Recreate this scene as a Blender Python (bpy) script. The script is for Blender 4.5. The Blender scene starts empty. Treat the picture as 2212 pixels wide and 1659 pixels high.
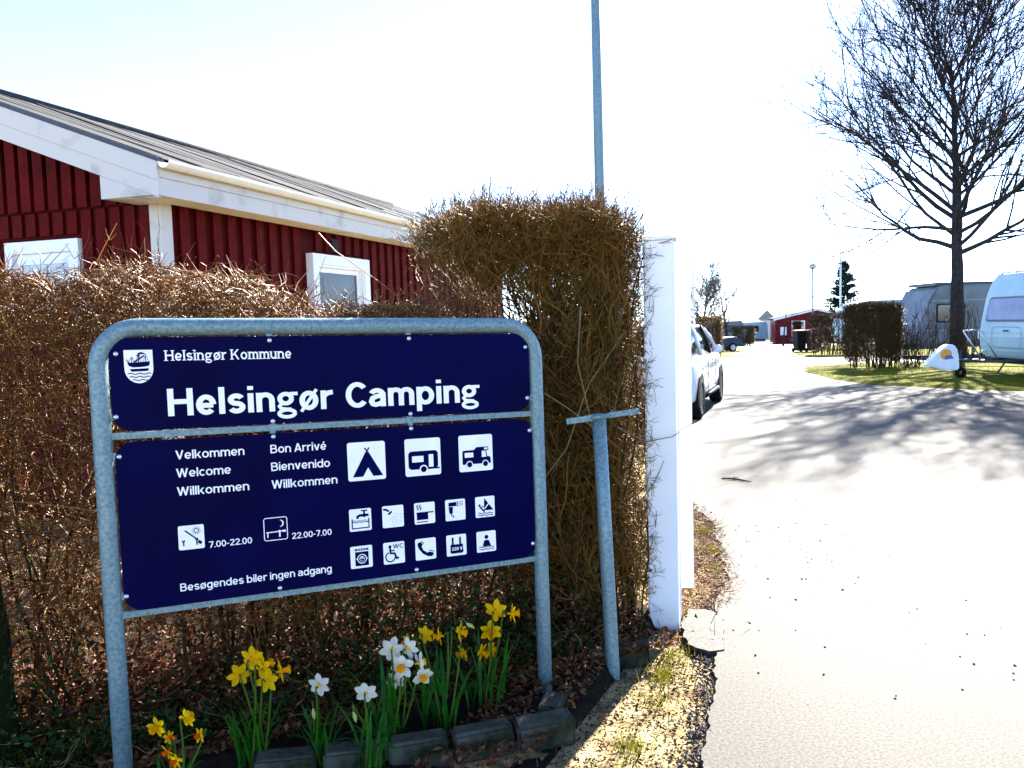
import bpy, bmesh, math, random
import numpy as np
from mathutils import Vector, Matrix

SC = bpy.context.scene
COL = SC.collection
R = math.radians
rnd = random.Random(7)
NR = np.random.default_rng(11)

# ------------------------------------------------------------------ camera
cam = bpy.data.cameras.new('camera')
cam.sensor_width = 36.0
cam.lens = 1800.0 / 2212.0 * 36.0
cam.clip_start = 0.05
cam.clip_end = 6000.0
camo = bpy.data.objects.new('camera', cam)
COL.objects.link(camo)
camo.matrix_world = (Matrix.Translation((0, 0, 1.55)) @ Matrix.Rotation(R(90 - 4.2), 4, 'X')
                     @ Matrix.Rotation(R(-1.6), 4, 'Z'))
SC.camera = camo

# ------------------------------------------------------------------ sky, sun, exposure
SUN_AZ, SUN_EL = 27.5, 32.0          # degrees right of the view axis, above the horizon
world = bpy.data.worlds.new('World')
SC.world = world
world.use_nodes = True
wn = world.node_tree.nodes
wl = world.node_tree.links
wn.clear()
sky = wn.new('ShaderNodeTexSky')
sky.sky_type = 'NISHITA'
sky.sun_disc = False
sky.sun_elevation = R(SUN_EL)
sky.sun_rotation = R(SUN_AZ)
sky.air_density = 0.38
sky.dust_density = 0.05
sky.ozone_density = 1.0
bg = wn.new('ShaderNodeBackground')
bg.inputs['Strength'].default_value = 0.11
wo = wn.new('ShaderNodeOutputWorld')
wl.new(sky.outputs['Color'], bg.inputs['Color'])
wl.new(bg.outputs['Background'], wo.inputs['Surface'])
sun = bpy.data.lights.new('sun', 'SUN')
sun.energy = 5.0
sun.angle = R(0.53)
sun.color = (1.0, 0.94, 0.84)
suno = bpy.data.objects.new('sun', sun)
COL.objects.link(suno)
sd = Vector((math.sin(R(SUN_AZ)) * math.cos(R(SUN_EL)), math.cos(R(SUN_AZ)) * math.cos(R(SUN_EL)), math.sin(R(SUN_EL))))
suno.rotation_euler = sd.to_track_quat('Z', 'Y').to_euler()
suno.location = sd * 60
vs = SC.view_settings
vs.view_transform = 'Standard'
vs.look = 'None'
vs.gamma = 1.0
vs.exposure = 2.95
vs.use_curve_mapping = False

# ------------------------------------------------------------------ materials
MATS = {}


def mat(name, col, rough=0.6, metal=0.0, col2=None, scale=8.0, bump=0.0, bscale=None, detail=4.0, spec=0.5,
        trans=0.0, island=None, ramp=(0.35, 0.65), coords='Object', distortion=0.0, coat=0.0):
    """Procedural Principled material: base colour broken up by noise or varied per loose piece."""
    if name in MATS:
        return MATS[name]
    m = bpy.data.materials.new(name)
    m.use_nodes = True
    nt = m.node_tree
    N, L = nt.nodes, nt.links
    p = N['Principled BSDF']
    p.inputs['Base Color'].default_value = (*col, 1)
    p.inputs['Roughness'].default_value = rough
    p.inputs['Metallic'].default_value = metal
    p.inputs['Specular IOR Level'].default_value = spec
    p.inputs['Coat Weight'].default_value = coat
    out = N['Material Output']
    tc = N.new('ShaderNodeTexCoord')
    colsock = None
    if island:
        g = N.new('ShaderNodeNewGeometry')
        cr = N.new('ShaderNodeValToRGB')
        e = cr.color_ramp.elements
        n = len(island)
        e[0].position, e[0].color = 0.0, (*island[0], 1)
        e[1].position, e[1].color = 1.0, (*island[-1], 1)
        for i in range(1, n - 1):
            x = e.new(i / (n - 1))
            x.color = (*island[i], 1)
        L.new(g.outputs['Random Per Island'], cr.inputs['Fac'])
        colsock = cr.outputs['Color']
    elif col2 is not None:
        nz = N.new('ShaderNodeTexNoise')
        nz.inputs['Scale'].default_value = scale
        nz.inputs['Detail'].default_value = detail
        nz.inputs['Distortion'].default_value = distortion
        L.new(tc.outputs[coords], nz.inputs['Vector'])
        cr = N.new('ShaderNodeValToRGB')
        e = cr.color_ramp.elements
        e[0].position, e[0].color = ramp[0], (*col, 1)
        e[1].position, e[1].color = ramp[1], (*col2, 1)
        L.new(nz.outputs['Fac'], cr.inputs['Fac'])
        colsock = cr.outputs['Color']
    if colsock is not None:
        L.new(colsock, p.inputs['Base Color'])
    if bump:
        nb = N.new('ShaderNodeTexNoise')
        nb.inputs['Scale'].default_value = bscale or scale * 3
        nb.inputs['Detail'].default_value = 6
        L.new(tc.outputs[coords], nb.inputs['Vector'])
        b = N.new('ShaderNodeBump')
        b.inputs['Strength'].default_value = bump
        b.inputs['Distance'].default_value = 0.02
        L.new(nb.outputs['Fac'], b.inputs['Height'])
        L.new(b.outputs['Normal'], p.inputs['Normal'])
    if trans:
        t = N.new('ShaderNodeBsdfTranslucent')
        if colsock is not None:
            L.new(colsock, t.inputs['Color'])
        else:
            t.inputs['Color'].default_value = (*col, 1)
        mx = N.new('ShaderNodeMixShader')
        mx.inputs['Fac'].default_value = trans
        L.new(p.outputs['BSDF'], mx.inputs[1])
        L.new(t.outputs['BSDF'], mx.inputs[2])
        L.new(mx.outputs['Shader'], out.inputs['Surface'])
    MATS[name] = m
    return m


GALV = mat('galvanised_steel', (0.095, 0.175, 0.20), 0.5, 0.3, (0.20, 0.29, 0.31), 85, bump=0.05, bscale=60, spec=0.4, detail=8)
NAVY = mat('navy_enamel', (0.0002, 0.0009, 0.040), 0.4, 0, (0.0002, 0.0006, 0.027), 3, spec=0.03)
VINYL = mat('white_vinyl', (0.86, 0.86, 0.86), 0.4, 0, (0.80, 0.81, 0.82), 12, spec=0.3)
NAVYV = mat('navy_vinyl', (0.0004, 0.0015, 0.045), 0.5, spec=0.03)
BOLT = mat('bolt_steel', (0.6, 0.63, 0.66), 0.3, 0.8)
REDW = mat('red_wood_paint', (0.105, 0.0022, 0.0018), 0.7, 0, (0.06, 0.001, 0.001), 5, bump=0.12, bscale=40, spec=0.08)
REDC = mat('red_wood_paint_core', (0.06, 0.001, 0.001), 0.7, 0, (0.04, 0.0008, 0.0008), 5, spec=0.06)
WHITEW = mat('white_wood_paint', (0.60, 0.57, 0.51), 0.6, 0, (0.36, 0.34, 0.31), 4.5, spec=0.2, bump=0.1, bscale=30, ramp=(0.55, 0.8), detail=8)
WHITEP = mat('white_gloss_paint', (0.88, 0.875, 0.86), 0.5, 0, (0.82, 0.82, 0.80), 4)
ROOFM = mat('grey_roof_felt', (0.034, 0.034, 0.037), 0.95, 0, (0.060, 0.059, 0.058), 30, bump=0.15, bscale=180, spec=0.1)
DARKM = mat('dark_metal', (0.02, 0.025, 0.04), 0.45, 0.2, (0.035, 0.04, 0.055), 12)
BLACK = mat('black_plastic', (0.006, 0.006, 0.007), 0.6, 0, (0.012, 0.012, 0.012), 14, spec=0.15)
RUBBER = mat('tyre_rubber', (0.006, 0.006, 0.007), 0.85, 0, (0.012, 0.012, 0.012), 25, spec=0.1)
GLASS = mat('dark_glass', (0.012, 0.018, 0.024), 0.08, 0, (0.02, 0.028, 0.034), 3, spec=0.5)
PALEGLASS = mat('pale_glass', (0.26, 0.26, 0.36), 0.08, 0, (0.16, 0.17, 0.26), 2.2, spec=0.6)
CARW = mat('white_car_paint', (0.78, 0.79, 0.80), 0.25, 0, (0.74, 0.75, 0.77), 2, coat=0.6)
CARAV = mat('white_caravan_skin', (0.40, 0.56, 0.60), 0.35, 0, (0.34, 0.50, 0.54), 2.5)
CARAVG = mat('weathered_caravan_skin', (0.155, 0.18, 0.20), 0.5, 0, (0.09, 0.105, 0.12), 2.0, detail=7)
ALU = mat('aluminium', (0.6, 0.62, 0.64), 0.35, 0.8, (0.5, 0.52, 0.55), 15)
CONC = mat('mossy_concrete', (0.065, 0.065, 0.052), 0.95, 0, (0.010, 0.016, 0.005), 9, spec=0.1, bump=0.5, bscale=70, ramp=(0.4, 0.66))
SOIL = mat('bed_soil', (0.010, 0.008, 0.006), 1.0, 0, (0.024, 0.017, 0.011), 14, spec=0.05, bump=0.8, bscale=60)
BARK = mat('grey_brown_bark', (0.018, 0.015, 0.016), 0.9, 0, (0.04, 0.034, 0.034), 14, spec=0.1, bump=0.6, bscale=50)
MOSSWOOD = mat('mossy_old_wood', (0.006, 0.006, 0.003), 0.95, 0, (0.008, 0.014, 0.003), 9, spec=0.05, bump=0.5, bscale=40)


# ------------------------------------------------------------------ mesh helpers
def link(o, parent=None):
    COL.objects.link(o)
    if parent is not None:
        o.parent = parent
    return o


class MB:
    """Collects boxes, tubes, prisms into one mesh part."""

    def __init__(s):
        s.v, s.f, s.sm = [], [], []

    def add(s, vs_, fs_, smooth=False, M=None):
        b = len(s.v)
        for q in vs_:
            q = Vector(q)
            s.v.append(M @ q if M is not None else q)
        for f in fs_:
            s.f.append([b + i for i in f])
            s.sm.append(smooth)
        return s

    def box(s, x0, x1, y0, y1, z0, z1, M=None):
        v = [(x, y, z) for x in (x0, x1) for y in (y0, y1) for z in (z0, z1)]
        f = [(0, 1, 3, 2), (4, 6, 7, 5), (0, 4, 5, 1), (2, 3, 7, 6), (0, 2, 6, 4), (1, 5, 7, 3)]
        return s.add(v, f, False, M)

    def prism(s, poly, d0, d1, fn, M=None, smooth=False):
        """poly: 2-D outline, fn(a,b,d)->3-D point."""
        n = len(poly)
        v = [fn(a, b, d0) for a, b in poly] + [fn(a, b, d1) for a, b in poly]
        s.add(v, [tuple(range(n))[::-1], tuple(range(n, 2 * n))], False, M)
        b = len(s.v) - 2 * n
        for i in range(n):
            j = (i + 1) % n
            s.f.append([b + i, b + j, b + n + j, b + n + i])
            s.sm.append(smooth)
        return s

    def tube(s, pts, r, n=10, cap=True, M=None):
        pts = [Vector(p) for p in pts]
        k = len(pts)
        rr = r if isinstance(r, (list, tuple)) else [r] * k
        vs_, fs_ = [], []
        prev = None
        for i, p in enumerate(pts):
            t = (pts[min(i + 1, k - 1)] - pts[max(i - 1, 0)]).normalized()
            if prev is None:
                a = Vector((0, 0, 1)) if abs(t.z) < 0.9 else Vector((1, 0, 0))
                prev = t.cross(a).normalized()
            u = (prev - t * prev.dot(t)).normalized()
            prev = u
            w = t.cross(u)
            for j in range(n):
                an = 2 * math.pi * j / n
                vs_.append(p + (u * math.cos(an) + w * math.sin(an)) * rr[i])
        for i in range(k - 1):
            for j in range(n):
                j2 = (j + 1) % n
                fs_.append((i * n + j, i * n + j2, (i + 1) * n + j2, (i + 1) * n + j))
        s.add(vs_, fs_, True, M)
        if cap:
            b = len(s.v) - len(vs_)
            s.f.append([b + j for j in range(n)][::-1]); s.sm.append(False)
            s.f.append([b + (k - 1) * n + j for j in range(n)]); s.sm.append(False)
        return s

    def lathe(s, prof, n=16, M=None, smooth=True):
        """prof: list of (radius, z)."""
        k = len(prof)
        v = [(r * math.cos(2 * math.pi * j / n), r * math.sin(2 * math.pi * j / n), z) for r, z in prof for j in range(n)]
        f = [(i * n + j, i * n + (j + 1) % n, (i + 1) * n + (j + 1) % n, (i + 1) * n + j) for i in range(k - 1) for j in range(n)]
        return s.add(v, f, smooth, M)

    def mesh(s, name, m, bevel=0.0, seg=1):
        me = bpy.data.meshes.new(name)
        me.from_pydata([tuple(q) for q in s.v], [], s.f)
        me.polygons.foreach_set('use_smooth', s.sm)
        if bevel:
            bm = bmesh.new()
            bm.from_mesh(me)
            bmesh.ops.bevel(bm, geom=bm.edges[:], offset=bevel, segments=seg, affect='EDGES', clamp_overlap=True)
            bm.to_mesh(me)
            bm.free()
        me.materials.append(m)
        me.update()
        return me

    def build(s, name, m, parent=None, bevel=0.0, seg=1):
        return link(bpy.data.objects.new(name, s.mesh(name, m, bevel, seg)), parent)


def tag(o, label=None, cat=None, group=None, kind=None):
    if label:
        o['label'] = label
    if cat:
        o['category'] = cat
    if group:
        o['group'] = group
    if kind:
        o['kind'] = kind
    return o


def empty(name, loc, rz=0.0, label=None, cat=None, group=None, parent=None):
    o = bpy.data.objects.new(name, None)
    o.empty_display_size = 0.1
    o.location = loc
    o.rotation_euler = (0, 0, rz)
    link(o, parent)
    return tag(o, label, cat, group)


def np_obj(name, V, Q, m, parent=None, smooth=False):
    """V (n,3) float, Q (m,k) int of one face size."""
    V = np.ascontiguousarray(V, dtype=np.float32)
    Q = np.ascontiguousarray(Q, dtype=np.int32)
    me = bpy.data.meshes.new(name)
    me.vertices.add(len(V))
    me.vertices.foreach_set('co', V.ravel())
    nf, k = Q.shape
    me.loops.add(nf * k)
    me.loops.foreach_set('vertex_index', Q.ravel())
    me.polygons.add(nf)
    me.polygons.foreach_set('loop_start', np.arange(0, nf * k, k, dtype=np.int32))
    me.polygons.foreach_set('loop_total', np.full(nf, k, dtype=np.int32))
    me.polygons.foreach_set('use_smooth', np.full(nf, smooth, dtype=bool))
    me.materials.append(m)
    me.update(calc_edges=True)
    return link(bpy.data.objects.new(name, me), parent)


def unit(a):
    return a / (np.linalg.norm(a, axis=-1, keepdims=True) + 1e-9)


def grow(P0, D, L, K=5, curl=0.25, up=0.0, rng=NR):
    """Polylines from roots P0 along D with length L and wandering direction -> (N,K,3)."""
    N = len(P0)
    P = np.zeros((N, K, 3))
    P[:, 0] = P0
    d = unit(D)
    st = (L / (K - 1))[:, None]
    for k in range(1, K):
        d = unit(d + rng.normal(0, curl, (N, 3)) + np.array([0, 0, up]))
        P[:, k] = P[:, k - 1] + d * st
    return P


def spawn(P, n, t0, t1, ang, ln, K=4, curl=0.2, up=0.0, rng=NR, taper=0.5):
    """n side shoots on every polyline of P."""
    N, Kp, _ = P.shape
    t = rng.uniform(t0, t1, (N, n))
    x = t * (Kp - 1)
    i = np.minimum(x.astype(int), Kp - 2)
    fr = (x - i)[..., None]
    idx = np.arange(N)[:, None]
    a, b = P[idx, i], P[idx, i + 1]
    pos = a * (1 - fr) + b * fr
    tan = unit(b - a)
    perp = unit(np.cross(tan, unit(rng.normal(0, 1, tan.shape))))
    an = rng.normal(ang, 0.18, (N, n))[..., None]
    d = unit(tan * np.cos(an) + perp * np.sin(an) + np.array([0, 0, up]))
    L = ln * rng.uniform(0.55, 1.25, (N, n)) * (1 - taper * t)
    return grow(pos.reshape(-1, 3), d.reshape(-1, 3), L.ravel(), K, curl, up * 0.3, rng), t.ravel()


def tubes(name, P, r0, r1, m, parent=None, sides=3, smooth=True):
    """All polylines of P as tapered tubes in one mesh."""
    N, K, _ = P.shape
    tan = unit(P[:, -1] - P[:, 0])
    ref = np.where(np.abs(tan[:, 2:3]) < 0.9, np.array([[0, 0, 1.0]]), np.array([[1.0, 0, 0]]))
    u = unit(np.cross(tan, ref))
    w = np.cross(tan, u)
    r0 = np.broadcast_to(np.asarray(r0, float), (N,))
    r1 = np.broadcast_to(np.asarray(r1, float), (N,))
    tt = np.linspace(0, 1, K)
    rad = r0[:, None] * (1 - tt) + r1[:, None] * tt
    an = np.arange(sides) * 2 * math.pi / sides
    ring = u[:, None] * np.cos(an)[None, :, None] + w[:, None] * np.sin(an)[None, :, None]
    V = P[:, :, None, :] + ring[:, None] * rad[:, :, None, None]
    base = (np.arange(N) * K * sides)[:, None, None]
    kk = (np.arange(K - 1) * sides)[None, :, None]
    j = np.arange(sides)[None, None, :]
    j2 = (j + 1) % sides
    Q = np.stack([base + kk + j, base + kk + j2, base + kk + sides + j2, base + kk + sides + j], -1).reshape(-1, 4)
    return np_obj(name, V.reshape(-1, 3), Q, m, parent, smooth)


def leaves(name, P, size, m, parent=None, rng=NR, flat=0.5, aspect=0.55):
    """Small folded leaf scraps (two quads each) at points P."""
    N = len(P)
    nrm = unit(rng.normal(0, 1, (N, 3)) * np.array([1, 1, 1]) * (1 - flat) + np.array([0, 0, 1.0]) * flat)
    a = unit(np.cross(nrm, unit(rng.normal(0, 1, (N, 3)))))
    b = np.cross(nrm, a)
    s = (np.asarray(size) * rng.uniform(0.6, 1.3, N))[:, None]
    c = rng.uniform(-0.25, 0.35, (N, 1))
    V = np.stack([P - a * s * .5, P - b * s * aspect * .5 + nrm * s * c, P + a * s * .5, P + b * s * aspect * .5 + nrm * s * c], 1).reshape(-1, 3)
    B = (np.arange(N) * 4)[:, None]
    Q = np.concatenate([B + np.array([[0, 1, 2]]), B + np.array([[0, 2, 3]])])
    return np_obj(name, V, Q, m, parent)


def gz(y):
    """Ground height: level, then falling gently towards the back of the camp site."""
    return -0.02 * (min(max(y, 26.0), 110.0) - 26.0)


# ------------------------------------------------------------------ ground, asphalt, verges
GROUND = mat('dry_earth', (0.11, 0.075, 0.034), 1.0, 0, (0.42, 0.33, 0.17), 9, spec=0.1, bump=0.6, bscale=45, detail=9, coords='Object')
ASPH = bpy.data.materials.new('old_asphalt')
ASPH.use_nodes = True
nt = ASPH.node_tree
p = nt.nodes['Principled BSDF']
tc = nt.nodes.new('ShaderNodeTexCoord')
n1 = nt.nodes.new('ShaderNodeTexNoise'); n1.inputs['Scale'].default_value = 85; n1.inputs['Detail'].default_value = 6; n1.inputs['Roughness'].default_value = 0.75
n2 = nt.nodes.new('ShaderNodeTexNoise'); n2.inputs['Scale'].default_value = 0.9; n2.inputs['Detail'].default_value = 8
v1 = nt.nodes.new('ShaderNodeTexVoronoi'); v1.inputs['Scale'].default_value = 120
for n_ in (n1, n2, v1):
    nt.links.new(tc.outputs['Object'], n_.inputs['Vector'])
cr = nt.nodes.new('ShaderNodeValToRGB')
cr.color_ramp.elements[0].position, cr.color_ramp.elements[0].color = 0.40, (0.004, 0.0035, 0.004, 1)
cr.color_ramp.elements[1].position, cr.color_ramp.elements[1].color = 0.62, (0.086, 0.078, 0.067, 1)
nt.links.new(n1.outputs['Fac'], cr.inputs['Fac'])
cr2 = nt.nodes.new('ShaderNodeValToRGB')
cr2.color_ramp.elements[0].position, cr2.color_ramp.elements[0].color = 0.3, (0.78, 0.78, 0.79, 1)
cr2.color_ramp.elements[1].position, cr2.color_ramp.elements[1].color = 0.7, (1.08, 1.06, 1.02, 1)
nt.links.new(n2.outputs['Fac'], cr2.inputs['Fac'])
mx = nt.nodes.new('ShaderNodeMix'); mx.data_type = 'RGBA'; mx.blend_type = 'MULTIPLY'; mx.inputs['Factor'].default_value = 1
nt.links.new(cr.outputs['Color'], mx.inputs['A']); nt.links.new(cr2.outputs['Color'], mx.inputs['B'])
nt.links.new(mx.outputs['Result'], p.inputs['Base Color'])
p.inputs['Roughness'].default_value = 0.8; p.inputs['Specular IOR Level'].default_value = 0.25
bp = nt.nodes.new('ShaderNodeBump'); bp.inputs['Strength'].default_value = 0.10; bp.inputs['Distance'].default_value = 0.004
nt.links.new(n1.outputs['Fac'], bp.inputs['Height']); nt.links.new(bp.outputs['Normal'], p.inputs['Normal'])

GRASSG = mat('short_turf', (0.055, 0.070, 0.0015), 0.95, 0, (0.14, 0.125, 0.003), 3, spec=0.05, bump=0.8, bscale=60, detail=8)
BLADE = mat('grass_blade', (0.1, 0.2, 0.02), 0.6, island=[(0.04, 0.075, 0.002), (0.10, 0.115, 0.003), (0.16, 0.135, 0.005), (0.065, 0.10, 0.002)], trans=0.4, spec=0.05)

v, f = [], []
ys = [-400, 26, 110, 3000]
for y in ys:
    for x in (-2500, 2500):
        v.append((x, y, gz(y) - 0.03))
for i in range(3):
    f.append((2 * i, 2 * i + 1, 2 * i + 3, 2 * i + 2))
g = MB().add(v, f).build('ground', GROUND)
tag(g, kind='structure')

# asphalt sheet with its broken left edge
edge = [(0.55, -6), (0.50, 1.0), (0.56, 2.2), (0.624, 2.77), (0.726, 3.09), (0.83, 3.45), (0.883, 3.70), (0.98, 3.92), (1.05, 4.2),
        (1.10, 4.45), (1.27, 4.84), (1.34, 5.3), (1.42, 5.8), (1.487, 6.2), (1.47, 6.84), (1.6, 8.0), (1.7, 10.1), (1.2, 13), (1.4, 18), (4.0, 27)]
fine = []
er = random.Random(3)
wob = 0.0
for (a, b), (c, d) in zip(edge[:-1], edge[1:]):
    n = max(1, int(math.hypot(c - a, d - b) / (0.022 if d < 8 else 0.4)))
    for i in range(n):
        t = i / n
        yy_ = b + (d - b) * t
        wob = wob * .86 + er.uniform(-.011, .011)
        jit = (wob + er.uniform(-0.004, 0.004)) if 1.0 < yy_ < 8 else 0
        fine.append((a + (c - a) * t + jit, b + (d - b) * t + jit * 0.4))
fine.append(edge[-1])
m = MB()
vv = []
for x, y in fine:
    vv.append((x, y, 0.0))
for x, y in fine:
    vv.append((90, y, 0.0))
for x, y in fine:
    vv.append((x - 0.012, y, -0.035))
n = len(fine)
m.add(vv, [(i, n + i, n + i + 1, i + 1) for i in range(n - 1)] + [(2 * n + i, i, i + 1, 2 * n + i + 1) for i in range(n - 1)])
m.add([(4.0, 27, 0.0), (90, 27, 0.0), (90, 90, gz(90) + 0.004), (10, 90, gz(90) + 0.004)], [(0, 1, 2, 3)])
# the seam at y=27: start of the slope
asp = m.build('asphalt_road', ASPH)
tag(asp, kind='structure')


def verge(name, outline, h=0.03, blades=0, seed=1, mat_=GRASSG):
    """Low grass verge with a small raised edge and real blades."""
    m = MB()
    pts = [(x, y, gz(y) + 0.004) for x, y in outline]
    cx = sum(q[0] for q in outline) / len(outline); cy = sum(q[1] for q in outline) / len(outline)
    top = [(cx + (x - cx) * 0.985, cy + (y - cy) * 0.985, gz(y) + 0.004 + h) for x, y in outline]
    k = len(outline)
    m.add(pts + top, [tuple(range(k, 2 * k))] + [(i, (i + 1) % k, k + (i + 1) % k, k + i) for i in range(k)])
    o = m.build(name, mat_)
    tag(o, kind='structure')
    if blades:
        rng = np.random.default_rng(seed)
        xs = [q[0] for q in outline]; yy = [q[1] for q in outline]
        P = np.stack([rng.uniform(min(xs), max(xs), blades * 2), rng.uniform(min(yy), max(yy), blades * 2)], 1)
        inside = np.zeros(len(P), bool)
        j = k - 1
        for i in range(k):
            xi, yi = outline[i]; xj, yj = outline[j]
            c = ((yi > P[:, 1]) != (yj > P[:, 1])) & (P[:, 0] < (xj - xi) * (P[:, 1] - yi) / (yj - yi + 1e-9) + xi)
            inside ^= c
            j = i
        P = P[inside][:blades]
        z = np.array([gz(q) for q in P[:, 1]]) + h
        P3 = np.column_stack([P, z])
        blades_at(name.replace('verge', 'blades'), P3, 0.045, 0.010, o, rng)
    return o


def blades_at(name, P, hgt, wid, parent, rng, mat_=None):
    N = len(P)
    an = rng.uniform(0, 6.283, N)
    a = np.stack([np.cos(an), np.sin(an), np.zeros(N)], 1)
    hh = (hgt * rng.uniform(0.5, 1.4, N))[:, None]
    lean = rng.normal(0, 0.35, (N, 3)) * np.array([1, 1, 0]) + np.array([0, 0, 1])
    V = np.stack([P - a * wid * .5, P + a * wid * .5, P + lean * hh], 1).reshape(-1, 3)
    Q = np.arange(3 * N).reshape(-1, 3)
    o = np_obj(name, V, Q, mat_ or BLADE, parent)
    return tag(o, kind='stuff')


def ipol(pts, step=1.2, jit=0.12, seed=1):
    q = random.Random(seed)
    out = []
    for (a, b), (c, d) in zip(pts, pts[1:] + pts[:1]):
        n = max(1, int(math.hypot(c - a, d - b) / step))
        for i in range(n):
            out.append((a + (c - a) * i / n + q.uniform(-jit, jit), b + (d - b) * i / n + q.uniform(-jit, jit)))
    return out


verge('grass_verge', ipol([(8.45, 24.2), (7.75, 21.4), (7.55, 19.6), (7.75, 17.9), (9.4, 15.7), (13, 14.4), (30, 14.0), (30, 25.4), (10.2, 25.0)], seed=2), 0.04, 26000, 3)
verge('grass_verge', ipol([(12.0, 34.0), (12.6, 31.6), (16, 31.0), (40, 30.5), (40, 66), (27, 66), (17, 48), (14.6, 43), (12.9, 38.5)], 2, 0.2, 4), 0.04, 14000, 5)
verge('grass_verge', ipol([(-14, 24), (4.0, 28), (8.6, 34.5), (10.6, 37), (9.6, 40), (13.9, 47.5), (13.0, 56), (17.5, 70), (-14, 70)], 2, 0.2, 6), 0.04, 14000, 7)

# sign frame: u along the sign, b behind it
SU = Vector((0.906308, 0.422618, 0))
SB = Vector((-0.422618, 0.906308, 0))
S0 = Vector((-1.36695, 2.75325, 0))


def sg(u, b, z=0.0):
    return S0 + SU * u + SB * b + Vector((0, 0, z))


def sgn(u, b, z):
    u, b, z = np.asarray(u, float), np.asarray(b, float), np.asarray(z, float)
    U, Bv, O = np.array(SU), np.array(SB), np.array(S0)
    return O + u[..., None] * U + b[..., None] * Bv + z[..., None] * np.array([0, 0, 1.0])


# flower bed soil: a gently mounded patch, spread wider to darken the shaded ground
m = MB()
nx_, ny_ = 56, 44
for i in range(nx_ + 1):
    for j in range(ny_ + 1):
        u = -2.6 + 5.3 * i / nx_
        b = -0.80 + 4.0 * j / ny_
        lim = 1.30 + 1.209 * (b + .57) if b < .40 else 2.52  # dark soil runs out to the hedge's shadow line, painting the shade
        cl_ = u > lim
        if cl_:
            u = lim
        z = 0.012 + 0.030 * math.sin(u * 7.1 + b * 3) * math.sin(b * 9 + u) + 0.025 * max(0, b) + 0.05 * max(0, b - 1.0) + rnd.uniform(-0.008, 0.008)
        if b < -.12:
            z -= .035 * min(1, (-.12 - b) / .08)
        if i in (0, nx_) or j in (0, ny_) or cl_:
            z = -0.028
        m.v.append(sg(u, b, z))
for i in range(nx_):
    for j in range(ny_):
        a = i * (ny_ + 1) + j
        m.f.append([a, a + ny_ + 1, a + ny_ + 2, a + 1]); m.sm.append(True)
bed = m.build('garden_bed_and_shade', SOIL)
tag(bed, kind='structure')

# ------------------------------------------------------------------ the information sign
SW = 1.625
_le = R(0.8)
SV = Vector((0, 0, 1)) * math.cos(_le) + SB * math.sin(_le)      # leans back a touch
SN = SU.cross(SV)                                                # towards the viewer
_t = R(-1.25)
SH = SU * math.cos(_t) + SV * math.sin(_t)                       # its rails run slightly downhill
SO = Vector((0.10566, 3.43939, 0)) - SH * SW


def sp(u, v, d=0.0):
    return SO + SH * u + SV * v + SN * d


sign = empty('information_sign', (SO + SH * SW * 0.5), 0, 'dark blue camp site welcome sign in a bent galvanised tube frame', 'sign')
SIGN_INV = Matrix.Translation(-sign.location)


def sbuild(mb, name, m, parent=None, bevel=0.0, seg=1):
    for i in range(len(mb.v)):
        mb.v[i] = mb.v[i] - sign.location
    return mb.build(name, m, parent or sign, bevel, seg)


# tube frame
path = [sp(0, -0.25), sp(0, 0.4), sp(0, 0.9), sp(0, 1.405)]
for i in range(1, 9):
    an = math.pi - i * math.pi / 16
    path.append(sp(0.133 + 0.133 * math.cos(an), 1.405 + 0.133 * math.sin(an)))
path += [sp(0.5, 1.538), sp(1.1, 1.538)]
for i in range(0, 9):
    an = math.pi / 2 - i * math.pi / 16
    path.append(sp(SW - 0.133 + 0.133 * math.cos(an), 1.405 + 0.133 * math.sin(an)))
path += [sp(SW, 0.9), sp(SW, 0.4), sp(SW, -0.25)]
sbuild(MB().tube(path, 0.0305, 20), 'tube_frame', GALV)
for vz in (1.172, 0.562):
    m = MB()
    a, b = 0.02, SW - 0.02
    h_ = 0.0105
    m.add([sp(x, vz + y, z) for x in (a, b) for y in (-h_, h_) for z in (-h_, h_)],
          [(0, 1, 3, 2), (4, 6, 7, 5), (0, 4, 5, 1), (2, 3, 7, 6), (0, 2, 6, 4), (1, 5, 7, 3)])
    sbuild(m, 'cross_rail', GALV)


def rrect(x0, x1, y0, y1, r, n=8):
    out = []
    for cx, cy, a0 in ((x1 - r, y1 - r, 0), (x0 + r, y1 - r, 90), (x0 + r, y0 + r, 180), (x1 - r, y0 + r, 270)):
        for i in range(n + 1):
            a = R(a0 + 90 * i / n)
            out.append((cx + r * math.cos(a), cy + r * math.sin(a)))
    return out


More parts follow.
